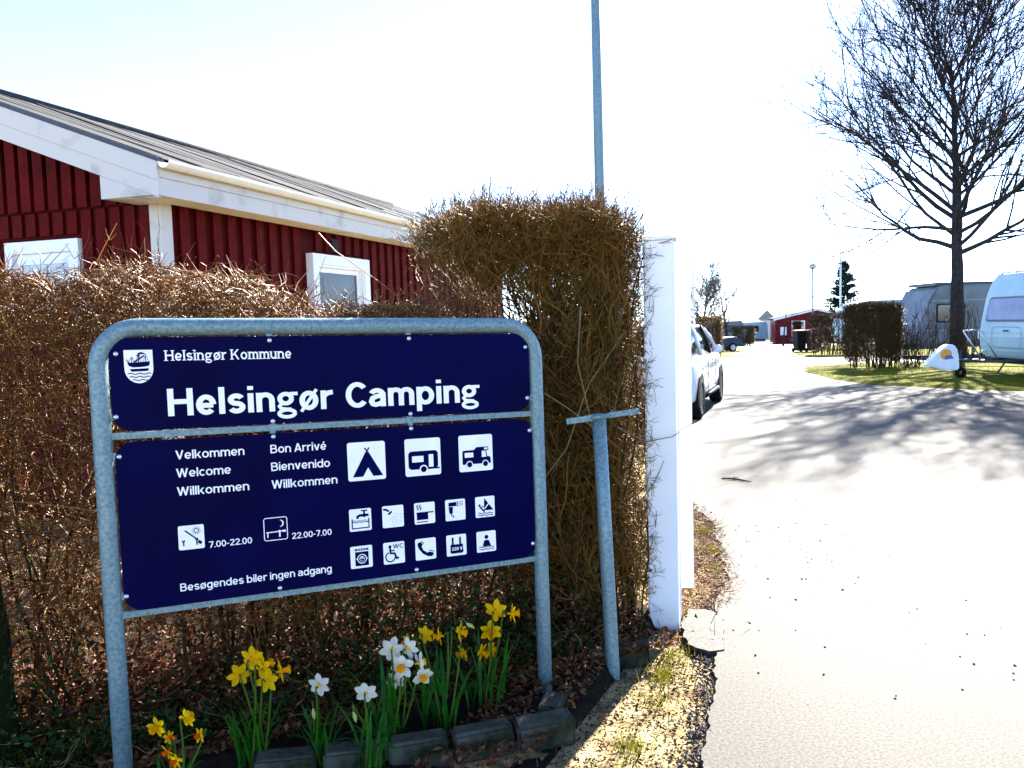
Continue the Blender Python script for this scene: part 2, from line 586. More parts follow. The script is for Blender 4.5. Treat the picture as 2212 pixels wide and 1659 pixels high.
PD = 0.018       # panel front face
for (x0, x1, y0, y1) in ((0.034, 1.589, 1.188, 1.503), (0.034, 1.592, 0.574, 1.152)):
    mb = MB().prism(rrect(x0, x1, y0, y1, 0.062), PD - 0.004, PD, lambda a, b, d: sp(a, b, d))
    pn = sbuild(mb, 'panel', NAVY)
bolts = [(0.056, 1.449), (0.556, 1.488), (0.045, 1.238), (0.553, 1.197), (1.077, 1.489), (1.574, 1.448), (1.071, 1.198), (1.575, 1.239),
         (0.552, 1.141), (0.047, 1.104), (1.071, 1.141), (1.580, 1.104), (0.042, 0.628), (0.548, 0.586), (1.070, 0.586), (1.579, 0.631)]
for i, (u, v) in enumerate(bolts):
    m = MB()
    prof = [(0.0085, 0), (0.0085, 0.002), (0.0062, 0.0048), (0.0001, 0.006)]
    M = Matrix(((SH.x, SV.x, SN.x, 0), (SH.y, SV.y, SN.y, 0), (SH.z, SV.z, SN.z, 0), (0, 0, 0, 1)))
    m.lathe(prof, 12, Matrix.Translation(sp(u, v, PD)) @ M)
    sbuild(m, 'bolt', BOLT)
    # flat lug welded to the frame behind the bolt
    if u < 0.1: q = (0.02, u + 0.012, v - 0.012, v + 0.012)
    elif u > 1.5: q = (u - 0.012, SW - 0.02, v - 0.012, v + 0.012)
    elif v > 1.4: q = (u - 0.010, u + 0.010, v - 0.012, 1.512)
    elif v > 1.17: q = (u - 0.010, u + 0.010, 1.182, v + 0.012)
    elif v > 1.0: q = (u - 0.010, u + 0.010, v - 0.012, 1.162)
    else: q = (u - 0.010, u + 0.010, 0.572, v + 0.012)
    m = MB().prism([(q[0], q[2]), (q[1], q[2]), (q[1], q[3]), (q[0], q[3])], 0.009, 0.0135, lambda a, b, d: sp(a, b, d))
    sbuild(m, 'lug', GALV)

def strokes(m, pts, w, fn, closed=False):
    """Thick polyline as quads with mitred joints."""
    n = len(pts)
    L_, R_ = [], []
    for i in range(n):
        p0 = Vector(pts[i - 1]) if (i > 0 or closed) else None
        p1 = Vector(pts[i])
        p2 = Vector(pts[(i + 1) % n]) if (i < n - 1 or closed) else None
        d1 = (p1 - p0).normalized() if p0 is not None else None
        d2 = (p2 - p1).normalized() if p2 is not None else None
        if d1 is None: d1 = d2
        if d2 is None: d2 = d1
        t = (d1 + d2)
        t = t.normalized() if t.length > 1e-6 else d1
        nn = Vector((-t.y, t.x))
        k = max(0.5, nn.dot(Vector((-d1.y, d1.x))))
        o = nn * (w / 2 / k)
        L_.append(p1 + o); R_.append(p1 - o)
    m.add([fn(*q) for q in L_] + [fn(*q) for q in R_],
          [(i, (i + 1) % n, n + (i + 1) % n, n + i) for i in range(n if closed else n - 1)])


# lettering: a plain grotesque drawn with constant-width strokes
XH = 0.73


def glyph(ch, w, dbl=False):
    """-> (list of strokes, width); a stroke is ('l', points), ('q', polygon); cap height 1."""
    h = w / 2
    X = XH
    t = w * 1.14

    def dg(x0, y0, x1, y1, tt=t):
        return ('q', [(x0 - tt / 2, y0), (x0 + tt / 2, y0), (x1 + tt / 2, y1), (x1 - tt / 2, y1)])

    def ring(W, hh=X):
        return ('c', ell(W / 2, hh / 2, (W - w) / 2, (hh - w) / 2 + .012, 28))
    if ch == 'H': W = .74; return [('l', [(h, 0), (h, 1)]), ('l', [(W - h, 0), (W - h, 1)]), ('l', [(h, .52), (W - h, .52)])], W
    if ch == 'K': W = .74; return [('l', [(h, 0), (h, 1)]), dg(h + w * .7, .40, W - t / 2, 1), dg(.36, .56, W - t / 2 + .02, 0)], W + .02
    if ch == 'B':
        W = .68
        up = [(h, 1 - h), (W * .52, 1 - h)] + ell(W * .52, .765 - h / 2 + .005, W * .40 - h, .235 - h * .5, 8, 80, -80) + [(W * .52, .53), (h, .53)]
        lo = [(h, .53), (W * .56, .53)] + ell(W * .56, .265 + h / 2, W * .44 - h, .265 - h * .5, 8, 80, -80) + [(W * .56, h), (h, h)]
        return [('l', [(h, 0), (h, 1)]), ('l', up), ('l', lo)], W
    if ch == 'C': W = .76; return [('l', ell(W / 2, .5, (W - w) / 2, (1 - w) / 2 + .012, 28, 40, 320))], W - .09
    if ch == 'V': W = .72; return [dg(t / 2, 1, W / 2, 0), dg(W - t / 2, 1, W / 2, 0)], W
    if ch == 'W': W = 1.04; q = t * .92; return [dg(q / 2, 1, W * .28, 0, q), dg(W * .5, 1, W * .28, 0, q), dg(W * .5, 1, W * .72, 0, q), dg(W - q / 2, 1, W * .72, 0, q)], W
    if ch == 'A': W = .74; return [dg(t / 2, 0, W / 2, 1), dg(W - t / 2, 0, W / 2, 1), ('l', [(W * .22, .27), (W * .78, .27)])], W
    if ch == 'l': return [('l', [(h, 0), (h, 1)])], w
    if ch == 'i': return [('l', [(h, 0), (h, X)]), ('l', [(h, .855), (h, 1.0)])], w
    if ch == 'n': W = .58; return [('l', [(h, 0), (h, X)]), ('l', [(h, X * .5)] + ell(W / 2, X - h - .20, (W - w) / 2, .212, 14, 170, 0) + [(W - h, 0)])], W
    if ch == 'u': W = .58; return [('l', [(W - h, 0), (W - h, X)]), ('l', [(h, X)] + ell(W / 2, h + .20, (W - w) / 2, .212, 14, 180, 350))], W
    if ch == 'm':
        W = .90
        r_ = (W - w) / 4
        return [('l', [(h, 0), (h, X)]), ('l', [(h, X * .5)] + ell(h + r_, X - h - .18, r_, .192, 12, 170, 0) + [(W / 2, 0)]), ('l', [(W / 2, X * .5)] + ell(W / 2 + r_, X - h - .18, r_, .192, 12, 170, 0) + [(W - h, 0)])], W
    if ch == 'r': return [('l', [(h, 0), (h, X)]), ('l', [(h, X * .5)] + ell(.40, X - h - .21, .40 - h, .222, 9, 175, 88))], .40
    if ch == 'o': W = .62; return [ring(W)], W
    if ch == 'ø': W = .62; return [ring(W), ('t', [(.05, -.06), (W - .05, X + .06)], w * .62)], W
    if ch in 'eé':
        W = .60
        st = [('l', [(h * .6, X * .47), (W - h, X * .47)]), ('l', ell(W / 2, X / 2, (W - w) / 2, (X - w) / 2 + .012, 26, 2, 318))]
        if ch == 'é': st.append(('q', [(W * .40, .80), (W * .56, .80), (W * .78, 1.0), (W * .52, 1.0)]))
        return st, W
    if ch == 'c': W = .57; return [('l', ell(W / 2, X / 2, (W - w) / 2, (X - w) / 2 + .012, 24, 42, 318))], W - .05
    if ch == 's':
        W = .54; ry = (X - w) / 4 + .006
        return [('l', ell(W / 2, X - h - ry + .012, (W - w) / 2 - .01, ry, 16, 22, 262) + ell(W / 2, h + ry - .012, (W - w) / 2, ry, 16, 82, -158))], W
    if ch == 'a':
        W = .57
        return [('l', [(W - h, 0), (W - h, X - h - .17)] + ell(W / 2 - .005, X - h - .17, (W - w) / 2, .182, 12, 0, 158)),
                ('l', [(W - h, .45), (W * .48, .415), (h + .045, .345), (h, .215), (h + .045, h + .02), (W * .40, h - .012), (W - h - .06, .13), (W - h, .26)])], W
    if ch == 'g' and dbl:
        return [('t', ell(.27, .47, .27 - w * .47, .262 - w * .5 + .01, 24) + [(.27 + .27 - w * .47, .47)], w * .88), ('t', [(.40, .655), (.66, .655)], w * .72),
                ('t', [(.14, .28), (.065, .185), (.12, .095), (.26, .07), (.44, .055)], w * .66),
                ('t', ell(.30, -.10, .25, .135, 24) + [(.55, -.10)], w * .74)], .63
    if ch == 'g': W = .60; return [ring(W), ('l', [(W - h, X), (W - h, -.06)] + ell(W / 2, -.06, (W - w) / 2, .165, 12, 0, -152))], W
    if ch == 'p': W = .62; return [ring(W), ('l', [(h, -.27), (h, X)])], W
    if ch == 'b': W = .62; return [ring(W), ('l', [(h, 0), (h, 1)])], W
    if ch == 'd': W = .62; return [ring(W), ('l', [(W - h, 0), (W - h, 1)])], W
    if ch == 'k': W = .58; return [('l', [(h, 0), (h, 1)]), dg(h + w * .7, .27, W - t / 2, X), dg(.27, .42, W - t / 2 + .02, 0)], W + .02
    if ch == 'v': W = .60; return [dg(t / 2, X, W / 2, 0), dg(W - t / 2, X, W / 2, 0)], W
    if ch == '0': W = .58; return [ring(W, 1.0)], W
    if ch == '2': W = .58; return [('l', ell(W / 2, 1 - h - .22, (W - w) / 2, .232, 14, 168, -28) + [(W * .42, .30), (h + .03, h)]), ('l', [(h * .4, h), (W, h)])], W
    if ch == '7': W = .56; return [('l', [(0, 1 - h), (W, 1 - h)]), dg(.20, 0, W - t / 2, 1 - h)], W
    if ch == '.': return [('l', [(h, 0), (h, w)])], w
    if ch == '-': return [('l', [(0, .40), (.30, .40)])], .30
    return [], .26


def lettering(body, u0, u1, v0, cap, w=0.16, d=0.0012, mat_=None, parent=None, serif=False, dbl=False):
    """Text laid on the panel from u0 to u1 with baseline v0 and cap height cap."""
    x = 0.0
    items = []
    for ch in body:
        st, W = glyph(ch, w, dbl)
        items.append((x, ch, st))
        x += W + (0.08 if ch != ' ' else 0)
        if serif: x += .05
    x -= .08
    s_ = (u1 - u0) / x
    m = MB()
    k = 0
    for ox, ch, st in items:
        for op in st:
            k += 1
            dd = PD + d + 0.00003 * (k % 5)
            fn = lambda a, b, ox=ox, dd=dd: sp(u0 + (ox + a) * s_, v0 + b * cap, dd)
            if op[0] == 'q':
                q = op[1]
                ar = sum(q[i - 1][0] * q[i][1] - q[i][0] * q[i - 1][1] for i in range(len(q)))
                m.add([fn(*z) for z in (q if ar > 0 else q[::-1])], [list(range(len(q)))])
            else:
                strokes(m, op[1], op[2] if op[0] == 't' else w, fn, op[0] == 'c')
            if serif and op[0] == 'l' and len(op[1]) >= 2 and ch in 'HKlinrmup':
                for (px_, py_) in (op[1][0], op[1][-1]):
                    if abs(py_) < .01 or py_ > .95 or (abs(py_ - XH) < .01 and ch in 'inrmup'):
                        y1_ = py_ + (.07 if py_ < .1 else -.07)
                        lft = .10; rgt = .10 if (py_ < .1 or py_ > .95) and ch not in 'inrmu' or py_ < .1 else 0.0
                        fn2 = lambda a, b, ox=ox, dd=dd: sp(u0 + (ox + a) * s_, v0 + b * cap, dd + 0.00018)
                        m.add([fn2(px_ - w / 2 - lft, min(py_, y1_)), fn2(px_ + w / 2 + rgt, min(py_, y1_)), fn2(px_ + w / 2 + rgt, max(py_, y1_)), fn2(px_ - w / 2 - lft, max(py_, y1_))], [(0, 1, 2, 3)])
    return sbuild(m, 'lettering', mat_ or VINYL, parent)


def ell(cx, cy, rx, ry, n=24, a0=0, a1=360):
    return [(cx + rx * math.cos(R(a0 + (a1 - a0) * i / n)), cy + ry * math.sin(R(a0 + (a1 - a0) * i / n))) for i in range(n if a1 - a0 == 360 else n + 1)]


lettering('Helsingør', 0.2065, 0.773, 1.2325, 0.094, 0.180, dbl=True)
lettering('Camping', 0.822, 1.360, 1.2325, 0.094, 0.180, dbl=True)
for body, u0, u1, v0, cap in (('Velkommen', .222, .4495, 1.0825, .0305), ('Welcome', .221, .4005, 1.0195, .0305), ('Willkommen', .220, .4595, .9555, .0305),
                              ('Bon Arrivé', .5395, .7405, 1.0815, .0305), ('Bienvenido', .539, .7515, 1.017, .0305), ('Willkommen', .5375, .776, .9525, .0305),
                              ('7.00-22.00', .314, .4595, .763, .0222), ('22.00-7.00', .600, .7455, .7615, .0222), ('Besøgendes biler ingen adgang', .2125, .739, .621, .0275)):
    lettering(body, u0, u1, v0, cap, 0.140)
lettering('Helsingør Kommune', 0.207, 0.632, 1.4225, 0.0355, 0.150, serif=True, dbl=True)

# pictograms -----------------------------------------------------------


def tile(u0, v0, size, outline=False):
    if outline:
        m = MB()
        strokes(m, rrect(u0 + .0014, u0 + size - .0014, v0 + .0014, v0 + size - .0014, 0.0075), 0.0028, lambda a, b: sp(a, b, PD + 0.0012), True)
        return sbuild(m, 'pictogram', VINYL)
    m = MB()
    m.add([sp(a, b, PD + 0.0012) for a, b in rrect(u0, u0 + size, v0, v0 + size, 0.009 if size > 0.1 else 0.006)], [list(range(36))])
    return sbuild(m, 'pictogram', VINYL)


def draw(tl, u0, v0, size, ops, d=0.0022, name='symbol', mat_=None):
    m = MB()
    fn = lambda a, b: sp(u0 + a * size, v0 + b * size, PD + d)
    for k, op in enumerate(ops):
        d2 = d + 0.00006 * k
        fn = lambda a, b, d2=d2: sp(u0 + a * size, v0 + b * size, PD + d2)
        if op[0] == 'p':
            q = op[1]
            ar = sum(q[i - 1][0] * q[i][1] - q[i][0] * q[i - 1][1] for i in range(len(q)))
            q = q if ar > 0 else q[::-1]
            m.add([fn(*z) for z in q], [list(range(len(q)))])
        elif op[0] == 'l':
            strokes(m, op[1], op[2], fn, len(op) > 3 and op[3])
        elif op[0] == 'd':
            m.add([fn(*z) for z in ell(op[1], op[2], op[3], op[3], 20)], [list(range(20))])
        elif op[0] == 'r':
            strokes(m, ell(op[1], op[2], op[3], op[3], 24), op[4], fn, True)
        elif op[0] == 'b':
            m.add([fn(op[1], op[3]), fn(op[2], op[3]), fn(op[2], op[4]), fn(op[1], op[4])], [(0, 1, 2, 3)])
    for i in range(len(m.v)):
        m.v[i] = m.v[i] - sign.location
    return m.build(name, mat_ or NAVYV, tl)


def wave(y, x0=0.12, x1=0.9, amp=0.022, per=3, w=0.035, n=18):
    return ('l', [(x0 + (x1 - x0) * i / n, y + amp * math.sin(2 * math.pi * per * i / n)) for i in range(n + 1)], w)


B_, S_ = 0.146, 0.0845
# tent
t = tile(0.8175, 0.9545, B_)
draw(t, 0.8175, 0.9545, B_, [('p', [(.12, .1), (.475, .74), (.555, .74), (.92, .1), (.66, .1), (.53, .335), (.39, .1)]),
                             ('l', [(.455, .85), (.535, .72)], .035), ('l', [(.575, .85), (.495, .72)], .035)])
# caravan
t = tile(1.0415, 0.9540, B_)
draw(t, 1.0415, .954, B_, [('p', rrect(.09, .92, .175, .665, .1, 5)), ('b', .60, .96, .165, .205)])
draw(t, 1.0415, .954, B_, [('b', .19, .51, .37, .535), ('b', .655, .785, .225, .56), ('d', .505, .175, .115)], .0032, 'symbol', VINYL)
draw(t, 1.0415, .954, B_, [('d', .505, .175, .082)], .0042)
# camper van
t = tile(1.2645, 0.9540, B_)
draw(t, 1.2645, .954, B_, [('p', [(.10, .20), (.10, .55), (.13, .585), (.44, .585), (.52, .66), (.86, .66), (.88, .57), (.81, .555), (.83, .40), (.93, .37), (.94, .20)])])
draw(t, 1.2645, .954, B_, [('b', .165, .42, .39, .52), ('p', [(.67, .38), (.80, .38), (.78, .55), (.67, .55)]), ('b', .745, .845, .585, .635)], .0032, 'symbol', VINYL)
for x_ in (.30, .77):
    draw(t, 1.2645, .954, B_, [('d', x_, .195, .10)], .0036, 'symbol', VINYL)
draw(t, 1.2645, .954, B_, [('d', .30, .195, .075)], .0042)
draw(t, 1.2645, .954, B_, [('d', .77, .195, .075)], .0042)
V1, V2 = 0.7635, 0.6215
# tap over basin
t = tile(0.8140, V1, S_)
draw(t, .814, V1, S_, [('l', [(.12, .56), (.12, .13), (.88, .13), (.88, .56)], .05), wave(.40, .14, .86), wave(.47, .14, .86, w=.02),
                       ('l', [(.36, .56), (.38, .66), (.48, .70), (.88, .70)], .11), ('b', .64, .72, .70, .93), ('b', .54, .82, .88, .94), ('d', .68, .70, .09)])
# shower
t = tile(0.9420, V1, S_)
ops = [('l', [(.05, .86), (.22, .82), (.30, .74)], .09), ('p', [(.24, .62), (.42, .78), (.46, .70), (.32, .58)])]
for k in range(5):
    an = R(-8 - k * 17)
    for j in range(3, 9):
        r_ = .075 * j
        ops.append(('d', .36 + r_ * 1.15 * math.cos(an), .66 + r_ * 1.05 * math.sin(an), .013))
draw(t, .942, V1, S_, ops)
# cooking pot
t = tile(1.0700, V1, S_)
draw(t, 1.07, V1, S_, [('b', .11, .66, .20, .53), ('l', [(.10, .53), (.92, .53)], .06), ('l', [(.1, .10), (.64, .10)], .045),
                       ('l', [(.14, .66), (.20, .74), (.12, .82), (.17, .91)], .045), ('l', [(.27, .66), (.33, .74), (.25, .82), (.30, .91)], .045)])
# hair dryer
t = tile(1.1985, V1, S_)
draw(t, 1.1985, V1, S_, [('p', [(.16, .68), (.16, .86), (.56, .88), (.56, .68)]), ('p', [(.20, .34), (.16, .66), (.38, .66), (.36, .34)]), ('b', .59, .63, .66, .9),
                         ('l', [(.28, .36), (.30, .26), (.38, .22), (.40, .13)], .045), ('l', [(.67, .87), (.88, .87)], .025), ('l', [(.67, .79), (.88, .79)], .025), ('l', [(.67, .71), (.88, .71)], .025)])
# wind surfing
t = tile(1.3270, V1, S_)
draw(t, 1.327, V1, S_, [('p', [(.43, .33), (.46, .93), (.92, .33)]), ('d', .21, .58, .06), ('l', [(.22, .50), (.34, .40), (.46, .26)], .07), ('l', [(.24, .50), (.42, .52)], .04),
                        wave(.20), wave(.10)])
draw(t, 1.327, V1, S_, [('l', [(.46, .40), (.68, .66)], .05)], .0032, 'symbol', VINYL)
# washing machine
t = tile(0.8120, V2, S_)
draw(t, .812, V2, S_, [('b', .21, .82, .10, .74), ('b', .20, .82, .79, .88)])
draw(t, .812, V2, S_, [('r', .515, .42, .20, .035), ('d', .515, .42, .12), ('b', .26, .33, .40, .45), ('b', .70, .77, .40, .45), ('b', .3, .36, .815, .855), ('b', .42, .48, .815, .855), ('b', .54, .6, .815, .855), ('b', .66, .72, .815, .855)], .0034, 'symbol', VINYL)
draw(t, .812, V2, S_, [('p', ell(.515, .42, .10, .10, 12, 180, 360)), ('l', [(.43, .46), (.60, .46)], .03)], .0044)
# wheelchair WC
t = tile(0.9400, V2, S_)
draw(t, .94, V2, S_, [('d', .31, .80, .07), ('l', [(.31, .74), (.33, .50), (.52, .48), (.62, .24), (.72, .27)], .085), ('l', [(.33, .62), (.52, .61)], .06),
                      ('l', ell(.32, .33, .22, .22, 20, 110, 360), .055)])
lettering('WC', .94 + .45 * S_, .94 + .95 * S_, V2 + .70 * S_, .20 * S_, 0.13, 0.0022, NAVYV, None)
# telephone receiver
t = tile(1.0685, V2, S_)
draw(t, 1.0685, V2, S_, [('p', [(.10, .74), (.14, .82), (.26, .86), (.36, .72), (.30, .64), (.38, .46), (.56, .32), (.66, .36), (.86, .30), (.88, .22), (.80, .13), (.62, .14), (.36, .28), (.16, .54)]),
                         ('l', [(.30, .90), (.41, .74)], .035), ('l', [(.66, .43), (.90, .35)], .035)])
# plug, 220 V
t = tile(1.1975, V2, S_)
draw(t, 1.1975, V2, S_, [('p', [(.18, .16), (.20, .54), (.82, .54), (.84, .16), (.76, .11), (.26, .11)]), ('b', .27, .36, .52, .88), ('b', .64, .73, .52, .88)])
lettering('220 V', 1.1975 + .25 * S_, 1.1975 + .79 * S_, V2 + .26 * S_, .15 * S_, 0.17, 0.0034, VINYL)
# bather
t = tile(1.3270, V2, S_)
draw(t, 1.327, V2, S_, [('d', .51, .72, .10), ('p', [(.30, .27), (.38, .54), (.46, .58), (.56, .58), (.64, .54), (.74, .27)]), wave(.24), wave(.13)])
# open barrier by day
t = tile(0.2155, 0.7650, S_)
ops = [('l', [(.26, .80), (.76, .36)], .055), ('p', [(.80, .36), (.92, .26), (.84, .17), (.72, .27)]), ('r', .70, .40, .045, .03),
       ('l', [(.19, .16), (.19, .30), (.14, .40)], .045), ('l', [(.19, .30), (.24, .40)], .045), ('l', [(.70, .36), (.70, .16)], .05), ('r', .70, .76, .085, .028)]
for k in range(10):
    a = R(36 * k)
    ops.append(('l', [(.70 + .125 * math.cos(a), .76 + .125 * math.sin(a)), (.70 + .17 * math.cos(a), .76 + .17 * math.sin(a))], .026))
draw(t, .2155, .765, S_, ops)
# closed barrier by night
t = tile(0.5015, 0.7635, S_, True)
moon = ell(.70, .72, .15, .15, 16, -100, 80) + ell(.64, .72, .145, .15, 16, 75, -95)
draw(t, .5015, .7635, S_, [('p', moon), ('l', [(.10, .36), (.92, .38)], .04), ('l', [(.16, .36), (.16, .14)], .045), ('l', [(.66, .36), (.66, .14)], .06), ('b', .78, .92, .335, .425), ('d', .66, .38, .055)], .0012, 'symbol', VINYL)

# coat of arms: white shield with a ship
m = MB()
sh = [(.0795, 1.461)]
sh += [(.1685, 1.461), (.1685, 1.398)]
sh += [(.124 + .0445 * math.cos(R(-a)), 1.398 + .049 * math.sin(R(-a))) for a in range(10, 180, 10)]
sh += [(.0795, 1.398)]
m.add([sp(a, b, PD + .0012) for a, b in sh[::-1]], [list(range(len(sh)))])
shield = sbuild(m, 'coat_of_arms', VINYL)
SX, SY, SS = .0795, 1.349, .089        # unit = shield width
ops = [('p', [(.10, .78), (.90, .82), (.86, .66), (.70, .62), (.30, .60), (.16, .66)]), ('p', [(.18, .54), (.84, .56), (.82, .46), (.24, .44)]),
       ('l', [(.50, .66), (.50, 1.15)], .035), ('l', [(.26, .68), (.27, 1.0)], .022), ('l', [(.74, .68), (.75, 1.05)], .022), ('l', [(.34, .80), (.70, 1.04)], .055),
       ('l', [(.27, 1.0), (.14, .78)], .014), ('l', [(.27, 1.0), (.40, .70)], .014), ('l', [(.75, 1.05), (.62, .74)], .014), ('l', [(.75, 1.05), (.86, .80)], .014),
       ('l', [(.5, 1.14), (.40, .72)], .012), ('l', [(.5, 1.14), (.62, .72)], .012), ('l', [(.08, .90), (.20, .72)], .03),
       ('p', [(.50, 1.15), (.62, 1.18), (.82, 1.06), (.66, 1.10), (.52, 1.09)]), ('b', .44, .56, 1.02, 1.07),
       wave(.36, .12, .92, .022, 2.5, .032), wave(.24, .16, .88, .022, 2.5, .032), wave(.12, .26, .80, .02, 2, .03)]
draw(shield, SX, SY, SS, ops, .0022)

# ------------------------------------------------------------------ the red timber cabin behind the hedge
HA = R(90 - 18.2)
house = empty('timber_cabin', (-2.707, 6.6, -0.03), HA, 'dark red boarded cabin with white trim and grey felt roof behind the hedge', 'building')
HL, HWD, RG = 8.3, 4.4, 2.2            # length, width, ridge
EZ, TS, OV, OG = 2.82, 0.375, 0.35, 0.40   # eave top (above the house base), roof slope, overhangs
rz_ = EZ + TS * (RG + OV)

m = MB()
m.box(0, HL, 0, HWD, 0, 2.62)
m.prism([(0.0, 2.62), (HWD, 2.62), (HWD, EZ - .12 + TS * OV), (RG, rz_ - .16), (0.0, EZ - .12 + TS * OV)], 0.0, HL, lambda a, b, d: (d, a, b))
m.build('wall', REDC, house)
# vertical cover boards, side wall (faces the sign) and gable wall
bd = MB().box(-0.055, 0.055, -0.024, -0.002, 0.12, 2.66).mesh('board', REDW)
x = 0.24
while x < HL - 0.1:
    if not (2.03 < x < 3.30):
        o = link(bpy.data.objects.new('board', bd), house); o.location = (x, 0, 0)
        o.scale = (rnd.uniform(.96, 1.04), rnd.uniform(.9, 1.2), 1)
    x += 0.2045
bd2 = MB().box(-0.055, 0.055, -0.024, -0.002, 2.38, 2.66).mesh('board', REDW)
bd3 = MB().box(-0.055, 0.055, -0.024, -0.002, 0.12, 1.05).mesh('board', REDW)
for x in (2.285, 2.49, 2.695, 2.90, 3.10):
    for q in (bd2, bd3):
        o = link(bpy.data.objects.new('board', q), house); o.location = (x, 0, 0)
lmid = MB().box(-0.022, -0.002, -0.05, 0.05, 0.12, 1.79).mesh('board', REDW)
lower = MB().box(-0.022, -0.002, -0.05, 0.05, 0.12, 2.585).mesh('board', REDW)
lshort = MB().box(-0.022, -0.002, -0.05, 0.05, 2.40, 2.585).mesh('board', REDW)
y = 0.14
while y < HWD:
    for q in ((lshort, lmid) if 0.76 < y < 1.62 else (lower,)):
        o = link(bpy.data.objects.new('board', q), house); o.location = (0, y, 0)
    top = EZ - .13 + TS * OV + TS * (RG - abs(y - RG))
    link(bpy.data.objects.new('board', MB().box(-0.054, -0.026, y - .05, y + .05, 2.60, top).mesh('board', REDW)), house)
    y += 0.145
MB().box(-0.025, -0.001, 0, HWD, 2.59, EZ - .02).build('backing_board', REDC, house)
# corner boards
MB().box(-0.034, 0.085, -0.034, -0.0015, 0.05, 2.60).build('corner_board', WHITEW, house, 0.003)
MB().box(-0.034, -0.0015, -0.0012, 0.085, 0.05, 2.60).build('corner_board', WHITEW, house, 0.003)
# side eave: two fascia boards, soffit, gutter
MB().box(-OG, HL + .3, -OV, -OV + .024, 2.70, 2.80).build('fascia_board', WHITEW, house, 0.003)
MB().box(-OG + .002, HL + .3, -OV + .004, -OV + .026, 2.57, 2.698).build('fascia_board', WHITEW, house, 0.003)
MB().box(-OG + .01, HL + .28, -OV + .028, -0.036, 2.585, 2.605).build('soffit', WHITEW, house)
m = MB()
ng = 8
prof = [(-OV - .056 + .055 * math.cos(math.pi + math.pi * i / ng), 2.812 + .055 * math.sin(math.pi + math.pi * i / ng)) for i in range(ng + 1)]
prof2 = [(-OV - .056 + .048 * math.cos(math.pi + math.pi * i / ng), 2.813 + .048 * math.sin(math.pi + math.pi * i / ng)) for i in range(ng + 1)][::-1]
m.prism(prof + prof2, -OG - .02, HL + .3, lambda a, b, d: (d, a, b))
m.build('gutter', mat('cream_gutter', (0.80, 0.77, 0.66), 0.35, 0, (0.74, 0.71, 0.6), 5), house)
# rake (gable) boards, both slopes
for sgnn in (1, -1):
    yy = lambda y_: y_ if sgnn == 1 else HWD - y_
    def rake(z0, z1, x0, x1, y0, y1, name, mm):
        q = [(y0, EZ + TS * (y0 + OV) + z0), (y1, EZ + TS * (y1 + OV) + z0), (y1, EZ + TS * (y1 + OV) + z1), (y0, EZ + TS * (y0 + OV) + z1)]
        MB().prism([(yy(a), b) for a, b in q], x0, x1, lambda a, b, d: (d, a, b)).build(name, mm, house)
    rake(-.145, -.01, -OG - .028, -OG - .004, -OV, RG - .001, 'verge_board', WHITEW)
    rake(-.265, -.147, -OG - .022, -OG + .002, -OV, RG - .001, 'verge_board', WHITEW)
    rake(-.006, .022, -OG - .036, -OG + .03, -OV - .02, RG - .001, 'verge_flashing', DARKM)
    # soffit under the gable overhang
    rake(-.20, -.185, -OG + .004, -.056, -OV + .03, RG - .001, 'verge_soffit', WHITEW)
# boxed return at the corner
MB().prism([(-OV, 2.575), (0.17, 2.575), (0.17, EZ + TS * (.17 + OV) - .268), (-OV, EZ - .268)], -OG - .020, -OG + .004, lambda a, b, d: (d, a, b)).build('return_board', WHITEW, house)
MB().box(-OG + .006, -.036, -OV + .03, .168, 2.578, 2.596).build('return_soffit', WHITEW, house)
# roof: felt sheets laid up the slope, each lapping the next, on both slopes
k = 0
x = -OG
nsheet = 0
while x < HL + .3:
    for sgnn in (1, -1):
        x1 = min(x + 0.452, HL + .32)
        lift = 0.007 if nsheet % 2 else 0.0
        m = MB()
        q = []
        for i in range(5):
            y_ = -OV - .03 + (RG + OV + .03) * i / 4
            z_ = EZ + TS * (y_ + OV) + .022 + lift + 0.006 * math.sin(i * 1.3 + nsheet)
            q.append((y_ if sgnn == 1 else HWD - y_, z_))
        vs_ = [(a, yv, zv + s_) for s_ in (-.006, 0.0) for a in (x, x1 + .012) for yv, zv in q]
        # raised batten roll along the joint
        fs_ = []
        for lay in (0, 1):
            for i in range(4):
                a = lay * 10 + i
                fs_.append((a, a + 1, a + 6, a + 5))
        for i in range(4):
            fs_.append((i, i + 1, i + 11, i + 10)); fs_.append((5 + i, 6 + i, 16 + i, 15 + i))
        fs_.append((0, 5, 15, 10))
        m.add(vs_, fs_)
        m.build('roof_sheet', ROOFM, house)
        m = MB()
        pr_ = [(x - .016, 0), (x + .016, 0), (x + .012, .004), (x - .012, .004)]
        va = [(a, q[0][0], q[0][1] + b + .004) for a, b in pr_] + [(a, q[-1][0], q[-1][1] + b + .004) for a, b in pr_]
        m.add(va, [(0, 1, 2, 3), (4, 7, 6, 5)] + [(i, (i + 1) % 4, 4 + (i + 1) % 4, 4 + i) for i in range(4)])
        m.build('roof_batten', mat('dark_felt', (0.035, 0.035, 0.045), .9, 0, (0.06, 0.06, 0.07), 30, spec=.2), house)
    x += 0.44
    nsheet += 1
MB().tube([(-OG, RG, rz_ + .03), (HL + .3, RG, rz_ + .03)], 0.045, 8).build('ridge_cap', ROOFM, house)
